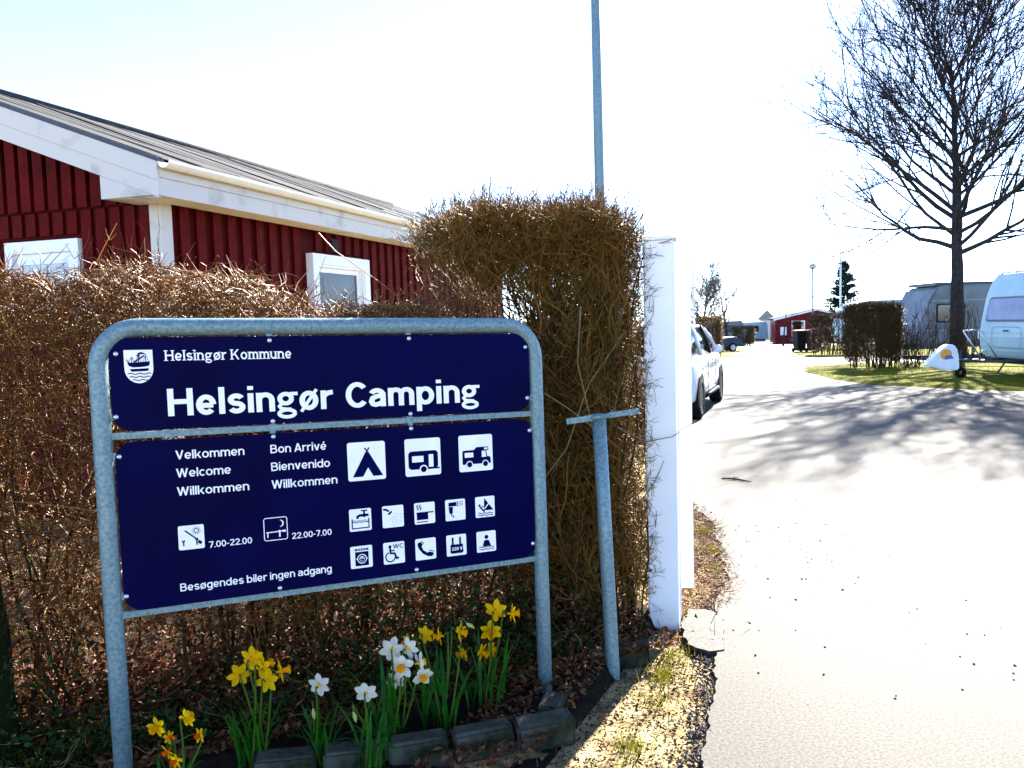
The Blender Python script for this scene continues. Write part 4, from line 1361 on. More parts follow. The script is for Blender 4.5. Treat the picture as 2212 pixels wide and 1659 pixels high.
daffodils('white nodding daffodil with a bent bud, right white bloom', (-.529, 2.836, .02),
          [(-.011, -.02, .259, 's', -5, 4, 1.15), (-.051, -.03, .185, 'b', 140, -65, 1.0)], 13, .24, 4, .05)
daffodils('cluster of white daffodils with yellow centres beside the yellow row', (-.501, 2.982, .02),
          [(.034, -.02, .354, 's', -10, 5, 1.25), (.093, -.01, .352, 's', 25, 8, 1.1), (.075, -.05, .305, 'w', 190, -5, 1.25), (.133, -.02, .301, 's', 60, 0, 1.15), (.144, -.04, .262, 'w', 150, -15, 1.1), (.04, .02, .22, 's', 10, 0, 1.0)], 15, .30, 5, .055)
daffodils('yellow daffodils in the middle of the bed right of the white cluster', (-.315, 3.115, .02),
          [(-.104, -.02, .328, 'y', 230, -5, .95), (-.044, -.02, .354, 'y', 20, 0, 1.0), (.015, -.02, .348, 'y', 265, 0, .95), (.088, -.02, .362, 'y', 110, -5, 1.0), (.126, -.02, .389, 'b', 100, -30, 1.0)], 16, .30, 6, .06)
daffodils('yellow daffodils furthest right, tallest, next to the right sign leg', (-.141, 3.261, .02),
          [(.049, -.02, .388, 'y', 15, 5, 1.3), (.113, -.02, .377, 'y', 85, 0, 1.1), (.028, -.02, .308, 'y', 175, -5, 1.25), (-.082, -.02, .222, 'y', 240, -10, 1.0), (-.011, -.02, .223, 'y', 120, -15, 1.05), (.022, .02, .215, 'y', 60, -15, .9)], 17, .31, 7, .07)

# ------------------------------------------------------------------ sunlit verge: scraps, pebbles, grass tufts, broken asphalt
rv = np.random.default_rng(77)


def edge_x(y):
    for (a, b), (c, d) in zip(edge[:-1], edge[1:]):
        if b <= y <= d:
            return a + (c - a) * (y - b) / (d - b)
    return edge[-1][0]


def verge_points(n, y0, y1, w0, w1, pw=1.0):
    y = y0 + (y1 - y0) * rv.uniform(0, 1, n) ** pw
    ex = np.array([edge_x(q) for q in y])
    return np.stack([ex - rv.uniform(w0, w1, n), y, np.full(n, -.024)], 1)


SCRAP = mat('verge_scrap', (.2, .12, .06), .8, island=[(.035, .016, .014), (.09, .042, .020), (.02, .012, .016), (.15, .09, .045), (.06, .022, .008)], spec=.1)
P0 = verge_points(17000, 1.6, 7.2, -.02, 1.0)
P0 = P0[(P0[:, 0] > .10 + .0 * P0[:, 1]) | (P0[:, 1] > 3.4)]
P0[:, 2] += np.abs(rv.normal(0, .006, len(P0)))
o = leaves('verge_litter', P0, .017, SCRAP, None, rv, .6, .5)
tag(o, 'scattered leaf scraps on the bare earth strip beside the asphalt', 'leaf litter', None, 'stuff')
n = 900
P0 = verge_points(n, 1.8, 7.0, -.05, .9)
T = grow(P0 + np.array([0, 0, .008]), unit(rv.normal(0, 1, (n, 3)) * np.array([1, 1, .12])), rv.uniform(.03, .11, n), 4, .15, 0, rv)
o = tubes('verge_twigs', T, .0022, .001, SCRAP, None, 3)
tag(o, 'small dry twigs on the earth strip beside the asphalt', 'twigs', None, 'stuff')
# heap of dry brown needles behind the white post
n = 3600
y = rv.uniform(4.35, 6.9, n)
ex = np.array([edge_x(q) for q in y])
P0 = np.stack([ex + .05 - np.abs(rv.normal(0, .22, n)), y, np.full(n, -.02) + np.abs(rv.normal(0, .014, n))], 1)
T = grow(P0, unit(rv.normal(0, 1, (n, 3)) * np.array([1, 1, .35])), rv.uniform(.03, .09, n), 3, .15, 0, rv)
o = tubes('dry_needles', T, .0022, .001, mat('dry_needle', (.3, .15, .06), .7, island=[(.17, .06, .012), (.11, .03, .008), (.24, .12, .035), (.14, .06, .018)]), None, 3)
tag(o, 'heap of brown dry needles on the asphalt edge behind the white post', 'leaf litter', None, 'stuff')


def stones(name, P, size, m, label, rng):
    """Small angular stones, eight faces each."""
    N = len(P)
    oc = np.array([[1, 0, 0], [-1, 0, 0], [0, 1, 0], [0, -1, 0], [0, 0, .7], [0, 0, -.5]], float)
    fc = np.array([[0, 2, 4], [2, 1, 4], [1, 3, 4], [3, 0, 4], [2, 0, 5], [1, 2, 5], [3, 1, 5], [0, 3, 5]])
    s = size * rng.uniform(.4, 1.6, (N, 1, 1)) * rng.uniform(.7, 1.3, (N, 6, 3))
    an = rng.uniform(0, 6.283, N)
    c, s_ = np.cos(an), np.sin(an)
    V = oc[None] * s
    x = V[..., 0] * c[:, None] - V[..., 1] * s_[:, None]
    y_ = V[..., 0] * s_[:, None] + V[..., 1] * c[:, None]
    V = np.stack([x, y_, V[..., 2]], -1) + P[:, None, :]
    Q = (np.arange(N) * 6)[:, None, None] + fc[None]
    o = np_obj(name, V.reshape(-1, 3), Q.reshape(-1, 3), m)
    return tag(o, label, 'stones', None, 'stuff')


STONE = mat('asphalt_crumb', (.06, .06, .065), .85, island=[(.02, .02, .026), (.05, .046, .045), (.09, .08, .075), (.015, .015, .02)])
P0 = verge_points(900, 1.6, 5.2, -.02, .09)
P0[:, 2] = -.018
P1 = verge_points(330, 1.8, 6.5, .05, .9)
P2 = np.stack([rv.uniform(1.0, 2.4, 120), rv.uniform(3.2, 7.0, 120), np.full(120, .002)], 1)
P2 = P2[P2[:, 0] > np.array([edge_x(q) for q in P2[:, 1]])]
stones('asphalt_crumbs', np.concatenate([P0, P0 + np.array([.03, .01, 0])]), 0.0075, STONE, 'dark crumbs of broken asphalt along the road edge', rv)
stones('pebbles', P1, .008, mat('pebble', (.25, .22, .18), .8, island=[(.30, .27, .22), (.18, .16, .13), (.40, .36, .30)]), 'pale pebbles in the earth beside the asphalt', rv)
stones('road_grit', P2, .006, STONE, 'dark grit scattered on the asphalt', rv)
# lifted slab of broken asphalt in front of the post
m = MB()
oc_ = [(.80, 3.86), (.88, 3.76), (.95, 3.78), (1.0, 3.95), (1.05, 4.15), (1.02, 4.30), (.92, 4.34), (.82, 4.10)]
oc_ = ipol(oc_, .03, .011, 9)
m.prism(oc_, -.032, .006, lambda a, b, d: (a, b, d))
o = m.build('broken_slab', ASPH, None)
tag(o, 'broken raised asphalt slab in front of the white gate post', 'asphalt slab')
# tufts
tuf = [(.40, 2.95, 90), (.30, 2.72, 60), (.62, 3.55, 120), (.55, 3.30, 60), (1.30, 5.45, 160), (1.34, 5.95, 160), (1.38, 6.6, 140), (1.22, 5.0, 60), (.72, 3.75, 90)]
pts = []
for x, y, k in tuf:
    pts.append(np.stack([rv.normal(x, .04, k), rv.normal(y, .05, k), np.full(k, -.026)], 1))
blades_at('grass_tufts', np.concatenate(pts), .06, .004, None, rv)
tag(bpy.data.objects['grass_tufts'], 'small yellow green grass tufts on the earth strip by the road', 'grass')
# stick on the road
m = MB()
m.tube([(1.985, 7.90, .008), (2.06, 7.84, .014), (2.14, 7.78, .010), (2.205, 7.70, .008)], [.006, .009, .008, .004], 6)
m.tube([(2.06, 7.84, .014), (2.10, 7.86, .02), (2.14, 7.85, .012)], [.005, .004, .002], 5)
o = m.build('stick', BARK)
tag(o, 'dry stick lying on the asphalt', 'stick')

# ------------------------------------------------------------------ trees
rt_ = np.random.default_rng(5)


def tree(name, base, label, height, trunk_r, first, limbs, limb_len, ang, seed, levels=(7, 7, 4), up=.10, bark=BARK, crown_top=.9, group=None, twig_r=.006, lean=(0, 0)):
    rng = np.random.default_rng(seed)
    t = empty(name, base, 0, label, 'tree', group)
    D = np.array([[lean[0], lean[1], 1.0]])
    tr = grow(np.zeros((1, 3)) + np.array([[0, 0, -.1]]), D, np.array([height * .92]), 14, .035, .03, rng)
    tubes('trunk', tr, trunk_r, trunk_r * .10, bark, t, 12)
    # root flare
    MB().lathe([(trunk_r * 1.5, -.12), (trunk_r * 1.18, .12), (trunk_r * .99, .55)], 12).build('root_flare', bark, t)
    hs = np.sort(first + (height * crown_top - first) * rng.uniform(0, 1, limbs) ** 1.35)
    hs[0] = first
    x = (hs + .1) / (height * .92) * 13
    i = np.minimum(x.astype(int), 12)
    fr = (x - i)[:, None]
    pos = tr[0, i] * (1 - fr) + tr[0, i + 1] * fr
    az = np.arange(limbs) * 2.399 + rng.uniform(-.4, .4, limbs)
    fz = (hs - first) / (height - first)
    an = ang * (1 - .55 * fz) * rng.uniform(.78, 1.1, limbs)
    d = np.stack([np.cos(az) * np.sin(an), np.sin(az) * np.sin(an), np.cos(an)], 1)
    L = limb_len * (1 - .70 * fz ** 1.1) * rng.uniform(.62, 1.12, limbs)
    lr = trunk_r * (1 - .8 * fz) * .34 * rng.uniform(.8, 1.2, limbs)
    LP = grow(pos, d, L, 9, .10, up * .5, rng)
    for q in range(limbs):
        tubes('branch', LP[q:q + 1], lr[q], .012, bark, t, 7)
    A, ta = spawn(LP, levels[0], .18, 1.0, .62, limb_len * .46, 7, .09, up, rng, .45)
    ra = np.repeat(lr, levels[0]) * .45 * (1 - .5 * ta) + .004
    tag(tubes('small_branch_mass', A, ra, twig_r * .9, bark, t, 5), kind='stuff')
    Bb, tb = spawn(A, levels[1], .15, 1.0, .6, limb_len * .20, 5, .12, up, rng, .4)
    tag(tubes('twig_mass', Bb, twig_r * 1.3, twig_r * .6, bark, t, 4), kind='stuff')
    if levels[2]:
        Cc, tcx = spawn(Bb, levels[2], .2, 1.0, .6, limb_len * .09, 4, .15, up, rng, .3)
        tag(tubes('twig_tip_mass', Cc, twig_r * .8, twig_r * .4, bark, t, 3), kind='stuff')
    return t


tree('bare_tree', (14.32, 26.7, 0.0), 'large leafless spreading tree on the grass by the caravans', 10.6, .24, 3.35, 44, 7.3, R(76), 12, (9, 6, 3), .11, twig_r=.0098)
tree('bare_tree', (12.2, 47, gz(47)), 'small leafless forked tree above the far left hedge', 4.3, .11, 1.4, 7, 2.4, R(48), 31, (4, 4, 2), .08, twig_r=.008)
tree('bare_tree', (19.6, 60, gz(60)), 'thin leafless tree beyond the small red hut', 4.4, .07, 1.4, 6, 1.5, R(32), 32, (4, 3, 0), .1, twig_r=.008)
tree('bare_tree', (9.4, 41, gz(41)), 'dense bushy leafless tree behind the white car', 3.9, .12, .9, 30, 2.1, R(58), 33, (7, 6, 3), .1, twig_r=.007, bark=mat('grey_twig', (.10, .085, .07), .8, 0, (.16, .14, .11), 10))

# conifer
cf = empty('spruce_tree', (32.0, 80, gz(80)), 0, 'dark spruce standing alone beyond the caravans', 'tree')
rc = np.random.default_rng(9)
H_ = 7.6
tubes('trunk', np.array([[[0, 0, -.1], [0, 0, H_ * .5], [0, 0, H_]]]), .14, .02, BARK, cf, 8)
n = 210
zz = H_ * (.12 + .86 * np.sort(rc.uniform(0, 1, n)) ** .9)
az = rc.uniform(0, 6.283, n)
L = 3.1 * (1 - zz / H_) ** .95 + .12
P0 = np.stack([np.zeros(n), np.zeros(n), zz], 1)
BP = grow(P0, np.stack([np.cos(az), np.sin(az), np.full(n, .12)], 1), L * rc.uniform(.6, 1.15, n), 5, .06, .03, rc)
tag(tubes('branch_mass', BP, .025, .006, BARK, cf, 4), kind='stuff')
N1, _ = spawn(BP, 34, .15, 1.0, .85, .34, 3, .1, -.12, rc, .3)
tag(tubes('needle_mass', N1, .05, .02, mat('spruce_needle', (.015, .04, .018), .6, island=[(.005, .013, .010), (.009, .022, .012), (.006, .015, .014)]), cf, 3), kind='stuff')

# ------------------------------------------------------------------ hedges further in


def block_hedge(loc, rz, lx, ly, h, label, seed, n=9000, mats=(TWIGO, STEM), r=.006, sparse=0.0):
    rng = np.random.default_rng(seed)
    t = empty('clipped_hedge', loc, rz, label, 'hedge')
    k = int(26 * lx)
    P0 = np.stack([rng.uniform(-lx / 2, lx / 2, k), rng.uniform(-ly / 2, ly / 2, k), np.full(k, -.05)], 1)
    S = grow(P0, np.tile([[0, 0, 1.0]], (k, 1)) + rng.normal(0, .08, (k, 3)), np.full(k, h * .9), 6, .06, .05, rng)
    tag(tubes('stem_mass', S, .018, .008, mats[1], t, 5), kind='stuff')
    P0 = np.stack([rng.uniform(-lx / 2, lx / 2, n), rng.uniform(-ly / 2, ly / 2, n), h * (1 - sparse + 0 * 1) * rng.uniform(.05, 1, n) ** .8], 1)
    f_ = rng.integers(0, 4, n)
    P0[:, 0] = np.where(f_ == 0, -lx / 2 * rng.uniform(.92, 1.02, n), np.where(f_ == 1, lx / 2 * rng.uniform(.92, 1.02, n), P0[:, 0]))
    P0[:, 1] = np.where(f_ == 2, -ly / 2 * rng.uniform(.85, 1.03, n), P0[:, 1])
    P0[:, 2] = np.where(f_ == 3, h * rng.uniform(.93, 1.0, n), P0[:, 2])
    D = unit(rng.normal(0, .6, (n, 3)) + np.array([0, 0, .7]))
    T = grow(P0, D, rng.uniform(.08, .26, n), 3, .2, .05, rng)
    tag(tubes('twig_mass', T, r, r * .45, mats[0], t, 3), kind='stuff')
    return t


TWIGF = mat('far_hedge_twig', (.2, .12, .06), .6, island=[(.055, .026, .008), (.09, .045, .014), (.035, .016, .006), (.07, .038, .010)], spec=.2)
TWIGG = mat('far_hedge_twig_gold', (.2, .12, .06), .6, island=[(.11, .045, .003), (.15, .068, .005), (.08, .034, .003), (.13, .075, .005)], spec=.2)
block_hedge((9.93, 22.9, .04), R(8), 1.1, 1.0, 1.66, 'brown bare hedge block in front of the grey caravan', 41, 11000, (TWIGF, STEM))
block_hedge((13.9, 34.6, gz(34.6) + .03), R(10), 2.5, 1.4, 1.62, 'brown bare hedge block behind the first one, by the bins', 42, 8000, (TWIGF, STEM), .008)
block_hedge((7.9, 36.2, gz(36.2)), R(-15), 2.3, 1.6, 1.66, 'golden brown hedge block at the left of the road by the white car', 43, 8000, (TWIGG, STEM), .008)
block_hedge((17.85, 52, gz(52) + .03), R(20), .25, .4, 1.5, 'small brown hedge in front of the small red hut', 44, 3000, (TWIGF, STEM), .012)
block_hedge((18.4, 66, gz(66) + .03), R(10), 1.3, 1.2, 1.45, 'low brown hedge left of the small red hut', 45, 3000, (TWIGF, STEM), .014)
# loose shrub right of the hedge block
sh_ = empty('bare_shrub', (11.0, 22.9, .03), 0, 'thin loose bare shrub right of the brown hedge block', 'shrub')
k = 46
P0 = np.stack([rt_.normal(0, .28, k), rt_.normal(0, .25, k), np.full(k, -.05)], 1)
S = grow(P0, np.tile([[0, 0, 1.0]], (k, 1)) + rt_.normal(0, .22, (k, 3)), rt_.uniform(1.0, 1.75, k), 7, .08, .05, rt_)
tag(tubes('stem_mass', S, .012, .004, BARK, sh_, 4), kind='stuff')
T, _ = spawn(S, 9, .2, 1, .6, .35, 4, .15, .1, rt_)
tag(tubes('twig_mass', T, .006, .003, BARK, sh_, 3), kind='stuff')
# shoots sprouting round the foot of the big tree
sh_ = empty('bare_shrub', (13.1, 25.6, .03), 0, 'bare brown shrub at the foot of the big tree', 'shrub')
k = 70
P0 = np.stack([rt_.normal(.6, .6, k), rt_.normal(0, .25, k), np.full(k, -.05)], 1)
S = grow(P0, np.tile([[0, 0, 1.0]], (k, 1)) + rt_.normal(0, .2, (k, 3)), rt_.uniform(.9, 2.0, k), 7, .08, .05, rt_)
tag(tubes('stem_mass', S, .012, .004, BARK, sh_, 4), kind='stuff')
T, _ = spawn(S, 11, .15, 1, .6, .35, 4, .15, .1, rt_)
tag(tubes('twig_mass', T, .006, .003, TWIGF, sh_, 3), kind='stuff')

# ------------------------------------------------------------------ vehicles


def wheel(parent, loc, r=.31, w=.20, axis='Y'):
    Mx = Matrix.Translation(loc) @ Matrix.Rotation(R(90), 4, 'X')
    tyre = MB().lathe([(r * .66, -w / 2), (r * .9, -w / 2), (r, -w * .36), (r, w * .36), (r * .9, w / 2), (r * .66, w / 2), (r * .66, -w / 2)], 28, Mx).build('wheel', RUBBER, parent)
    m = MB().lathe([(.02, -w * .30), (r * .5, -w * .34), (r * .66, -w * .46), (r * .66, w * .46), (r * .5, w * .34), (.02, w * .30)], 28, Mx)
    m.build('rim', ALU, tyre)
    hub = MB()
    for s_ in (-1, 1):
        for k in range(5):
            a = R(72 * k)
            hub.box(r * .14, r * .62, -.022, .022, s_ * w * .36 - .012, s_ * w * .36 + .012, Mx @ Matrix.Rotation(a, 4, 'Z'))
    hub.build('spoke_set', ALU, tyre)
    return tyre


def caravan(loc, rz, label, prof, wid, skin, side_windows, length, front_window=None, drawbar=True, wheel_x=None, stripe=None, bev=.06):
    c = empty('caravan', loc, rz, label, 'caravan')
    MB().prism(prof, -wid / 2, wid / 2, lambda a, b, d: (a, d, b)).build('body', skin, c, bev, 3)
    zb = min(q[1] for q in prof)
    # skirt / chassis
    MB().box(.25, length - .2, -wid / 2 + .12, wid / 2 - .12, zb - .14, zb + .02).build('chassis', DARKM, c)
    for (x0, x1, z0, z1) in side_windows:
        for s_ in (-1, 1):
            y = s_ * (wid / 2 + .004)
            w_ = MB().prism(rrect(x0, x1, z0, z1, .06, 4), y - .012, y + .012, lambda a, b, d: (a, d, b)).build('window', BLACK, c)
            y2 = s_ * (wid / 2 + .012)
            MB().prism(rrect(x0 + .05, x1 - .05, z0 + .05, z1 - .05, .05, 4), y2 - .008, y2 + .009, lambda a, b, d: (a, d, b)).build('pane', GLASS, w_)
    wx = wheel_x or length * .55
    for s_ in (-1, 1):
        MB().prism([(wx + .42 * math.cos(R(a)), zb + .02 + .42 * math.sin(R(a))) for a in range(0, 181, 15)], s_ * (wid / 2 + .003) - .006, s_ * (wid / 2 + .003) + .006,
                   lambda a, b, d: (a, d, b)).build('wheel_arch', DARKM, c)
        wheel(c, (wx, s_ * (wid / 2 - .10), .32), .32, .19)
        MB().box(length - .02, length + .02, s_ * wid * .38 - .05, s_ * wid * .38 + .05, zb + .25, zb + .5).build('tail_lamp', mat('red_lamp', (.35, .01, .01), .3), c)
    if drawbar:
        m = MB()
        for s_ in (-1, 1):
            m.tube([(.3, s_ * .55, zb - .06), (-1.15, s_ * .05, zb - .02)], .035, 8)
        m.tube([(-1.0, 0, zb - .02), (-1.45, 0, zb + .02)], .03, 8)
        m.build('drawbar', DARKM, c)
        jw = MB().tube([(-.95, .10, .17), (-.95, .10, .62)], .022, 8)
        jw = jw.build('jockey_wheel', DARKM, c)
        MB().lathe([(.05, -.035), (.12, -.03), (.12, .03), (.05, .035)], 18, Matrix.Translation((-.95, .10, .12)) @ Matrix.Rotation(R(90), 4, 'X')).build('jockey_tyre', RUBBER, jw)
        for s_ in (-1, 1):
            MB().tube([(.55, s_ * .85, zb - .05), (.35, s_ * .9, .03)], .02, 6).build('corner_steady', DARKM, c)
    return c


# white caravan, nose towards the road, at the right edge
p1 = [(.10, .42), (.02, .62), (.0, .95), (.03, 1.22), (.16, 1.86), (.28, 2.16), (.45, 2.36), (.75, 2.47), (1.3, 2.52), (5.2, 2.52), (5.5, 2.46), (5.62, 2.2), (5.70, 1.2), (5.66, .5), (5.6, .42)]
L1 = 5.6
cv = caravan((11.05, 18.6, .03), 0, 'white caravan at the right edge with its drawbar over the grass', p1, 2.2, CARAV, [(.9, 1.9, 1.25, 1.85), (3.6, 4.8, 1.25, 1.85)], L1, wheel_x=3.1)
sx = lambda z: -.012 + (.03 + (.16 - .03) * (z - 1.22) / .64)        # x of the sloping nose panel at height z
for nm, mm, gr, off in (('nose_window_rim', mat('grey_rubber', (.12, .13, .14), .6), 0.0, 0), ('nose_window', PALEGLASS, .045, -.012)):
    q = rrect(-.86 + gr, .86 - gr, 1.24 + gr, 1.80 - gr, .10, 5)
    MB().prism(q, off - .012, off, lambda a, b, d: (sx(b) + d, a, b)).build(nm, mm, cv)
q = rrect(-.55, .55, .66, 1.12, .12, 5)
m = MB()
strokes(m, q, .014, lambda a, b: (-.012, a, b), True)
m.build('locker_seam', mat('seam_grey', (.25, .27, .28), .6), cv)
MB().box(-.03, -.004, -.09, .09, 1.02, 1.05).build('locker_handle', BLACK, cv)
for s_ in (-1, 1):
    MB().tube([(-.01, s_ * .98, .85), (-.07, s_ * .98, .85), (-.07, s_ * .98, 1.02), (-.01, s_ * .98, 1.02)], .012, 6).build('grab_handle', WHITEP, cv)
    MB().box(-.02, .03, s_ * .9 - .05, s_ * .9 + .05, .55, .60).build('marker_lamp', mat('white_lamp', (.8, .8, .78), .2), cv)
MB().box(.26, .28, -.95, .95, 2.02, 2.05, Matrix.Rotation(0, 4, 'Y')).build('nose_trim', mat('seam_grey', (.25, .27, .28), .6), cv)
# printed weather cover over the hitch
hc = [(-1.84, .30), (-1.70, .46), (-1.57, .60), (-1.40, .74), (-1.26, .78), (-1.15, .70), (-1.10, .50), (-1.09, .20), (-1.42, .19), (-1.62, .26)]
cover = MB().prism(hc, -.13, .13, lambda a, b, d: (a, d, b)).build('hitch_cover', mat('white_canvas', (.78, .80, .80), .7, 0, (.70, .73, .74), 6), cv, .03, 2)
MB().add([(x, -.1335, z) for x, z in ell(-1.40, .55, .13, .12, 20)][::-1], [list(range(20))]).build('printed_sun', mat('orange_print', (.75, .30, .02), .6), cover)
MB().add([(x, -.1345, z) for x, z in ell(-1.34, .45, .10, .09, 12, 0, 180)][::-1], [list(range(13))]).build('printed_boat', mat('blue_print', (.04, .12, .35), .6), cover)
# folded cycle carrier on the drawbar
m = MB()
for dx in (0, .36):
    m.tube([(-1.02 + dx, -.12, 1.06), (-.62 + dx, -.12, .44)], .016, 6)
m.tube([(-1.02, -.12, 1.07), (-.66, -.12, 1.07)], .022, 6)
m.build('cycle_carrier', ALU, cv)

# grey weathered caravan behind the tree, side on
p2 = [(.02, .46), (-.14, .75), (-.08, 1.05), (.08, 1.45), (.42, 2.22), (.54, 2.42), (.70, 2.48), (6.0, 2.56), (6.3, 2.45), (6.42, 1.3), (6.35, .46)]
c2 = caravan((14.35, 30.3, -.06), 0, 'grey weathered caravan seen side on behind the big tree', p2, 2.3, CARAVG, [(.52, 1.52, 1.20, 1.86), (2.45, 3.4, 1.20, 1.86), (4.3, 5.4, 1.2, 1.86)], 6.3, wheel_x=3.6)
MB().box(.36, 6.2, -1.165, -1.152, 1.95, 1.985).build('trim_line', mat('seam_grey', (.25, .27, .28), .6), c2)
MB().box(.0, 6.35, -1.165, -1.152, .92, .95).build('trim_line', mat('seam_grey', (.25, .27, .28), .6), c2)
MB().box(.55, 6.1, -1.0, 1.0, 2.49, 2.60).build('roof_rail', DARKM, c2)
MB().box(.05, .10, -1.0, -.85, .60, .66).build('side_lamp', mat('orange_lamp', (.8, .12, .02), .3), c2)
# smaller far caravans
p3 = [(.1, .45), (.0, .8), (.05, 1.3), (.25, 2.0), (.6, 2.36), (1.2, 2.52), (4.2, 2.52), (4.6, 2.3), (4.8, 1.2), (4.7, .45)]
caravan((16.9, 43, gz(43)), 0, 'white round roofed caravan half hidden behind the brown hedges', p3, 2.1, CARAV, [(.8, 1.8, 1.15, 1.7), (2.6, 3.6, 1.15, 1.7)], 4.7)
caravan((20.9, 46.5, gz(46.5)), R(6), 'pale caravan with only its roof showing above the brown hedges', [(a, b * 1.05) for a, b in p3], 2.1, CARAVG, [(.8, 1.8, 1.15, 1.7), (2.6, 3.6, 1.15, 1.7)], 4.7)
p4 = [(.1, .45), (.0, .7), (.02, 1.6), (.12, 1.98), (.3, 2.05), (3.5, 2.08), (3.7, 1.9), (3.75, .5), (3.7, .45)]
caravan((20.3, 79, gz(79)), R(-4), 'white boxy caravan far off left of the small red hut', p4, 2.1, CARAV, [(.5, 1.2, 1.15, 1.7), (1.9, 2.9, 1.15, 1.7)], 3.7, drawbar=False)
caravan((15.6, 70, gz(70)), R(10), 'low grey caravan furthest left behind the golden hedge', p4, 2.1, CARAVG, [(.5, 1.2, 1.15, 1.7), (1.9, 2.9, 1.15, 1.7)], 3.7, drawbar=False)

# white estate car parked beyond the gate post, seen along its right side
car = empty('estate_car', (2.56, 14.36, 0.0), R(90 - 20.2), 'white estate car parked beyond the white gate post', 'car')


def loft(name, secs, m_, parent, smooth=True):
    m = MB()
    k = len(secs[0][1])
    for x, poly in secs:
        for y, z in poly:
            m.v.append(Vector((x, y, z)))
    for i in range(len(secs) - 1):
        for j in range(k):
            j2 = (j + 1) % k
            m.f.append([i * k + j, i * k + j2, (i + 1) * k + j2, (i + 1) * k + j]); m.sm.append(smooth)
    m.f.append(list(range(k))); m.sm.append(False)
    m.f.append([(len(secs) - 1) * k + j for j in range(k)][::-1]); m.sm.append(False)
    o = m.build(name, m_, parent)
    return o


def hull(w, zl, zb, cr=.03):
    q = [(w * .86, zl), (w * .97, zl + .08), (w, zl + .28), (w * .985, zb - .16), (w * .95, zb - .02), (w * .80, zb + cr)]
    return q + [(0, zb + cr * 1.4)] + [(-a, b) for a, b in q[::-1]] + [(0, zl - .01)]


secs = [(-2.28, hull(.72, .42, .86)), (-2.20, hull(.82, .30, .95)), (-1.9, hull(.87, .24, .98)), (-1.35, hull(.885, .22, .98)), (0, hull(.885, .22, .95)), (.9, hull(.885, .22, .94)),
        (1.35, hull(.88, .22, .93)), (1.75, hull(.86, .22, .86)), (2.05, hull(.80, .24, .78)), (2.22, hull(.70, .28, .68)), (2.28, hull(.60, .38, .60))]
loft('body', secs, CARW, car)


def cabin(wb, wr, zb, zr):
    q = [(wb, zb), (wb * .5 + wr * .5, zb * .4 + zr * .6), (wr, zr - .02)]
    return q + [(0, zr)] + [(-a, b) for a, b in q[::-1]] + [(0, zb - .02)]


loft('window_band', [(-2.16, cabin(.76, .74, .94, .97)), (-1.98, cabin(.80, .64, .95, 1.40)), (-1.0, cabin(.83, .66, .95, 1.43)), (.1, cabin(.83, .66, .94, 1.42)), (.45, cabin(.82, .62, .93, 1.36)), (1.18, cabin(.78, .74, .92, .95))], GLASS, car)


def roofsec(wr, z, t=.035):
    return [(wr, z - .05), (wr * .96, z), (wr * .6, z + t), (0, z + t * 1.3), (-wr * .6, z + t), (-wr * .96, z), (-wr, z - .05), (0, z - .04)]


loft('roof', [(-2.02, roofsec(.655, 1.405)), (-1.0, roofsec(.685, 1.435)), (.1, roofsec(.685, 1.425)), (.44, roofsec(.64, 1.37))], CARW, car)
for s_ in (-1, 1):
    for (xb, xt, zt) in ((1.16, .42, 1.36), (.12, .06, 1.41), (-1.0, -1.02, 1.425), (-2.12, -1.98, 1.40)):
        m = MB().tube([(xb, s_ * .825, .95), ((xb + xt) / 2, s_ * .758, 1.20), (xt, s_ * .675, zt)], .036, 6)
        m.build('pillar', CARW if abs(xb) > .5 else BLACK, car)
    MB().tube([(-1.9, s_ * .60, 1.475), (-1.8, s_ * .60, 1.515), (-.1, s_ * .60, 1.515), (.05, s_ * .60, 1.47)], .016, 6).build('roof_rail', ALU, car)
    mir = MB().lathe([(.001, -.11), (.055, -.095), (.085, -.02), (.085, .05), (.05, .10), (.001, .11)], 14, Matrix.Translation((.50, s_ * .91, 1.0)) @ Matrix.Rotation(R(90), 4, 'X') @ Matrix.Scale(.5, 4, (1, 0, 0)) @ Matrix.Scale(.85, 4))
    mir = mir.build('door_mirror', CARW, car)
    MB().tube([(.52, s_ * .82, .96), (.52, s_ * .90, .98)], .025, 6).build('mirror_arm', BLACK, mir)
    for x in (.0, -1.05):
        MB().tube([(x - .10, s_ * .895, .80), (x + .10, s_ * .895, .81)], .014, 6).build('door_handle', CARW, car)
    for x in (1.35, -1.42):
        MB().prism([(x + .375 * math.cos(R(a)), .33 + .365 * math.sin(R(a))) for a in range(-20, 201, 10)], s_ * .70, s_ * .892, lambda a, b, d: (a, d, b)).build('wheel_arch', BLACK, car)
        wheel(car, (x, s_ * .79, .315), .315, .215)
    MB().tube([(-.95, s_ * .886, .30), (.9, s_ * .886, .30)], .03, 6).build('sill_trim', BLACK, car)
    MB().box(-2.285, -2.10, s_ * .70 - .09, s_ * .70 + .09, .72, .93).build('tail_lamp', mat('red_lamp', (.35, .01, .01), .3), car, .02)
    MB().box(2.02, 2.22, s_ * .60 - .12, s_ * .60 + .12, .58, .72).build('head_lamp', mat('white_lamp', (.8, .8, .78), .2), car, .03)
    for x in (.52, -.52):
        MB().box(x - .004, x + .004, s_ * .884 - .003, s_ * .884 + .003, .32, .92).build('door_seam', BLACK, car)

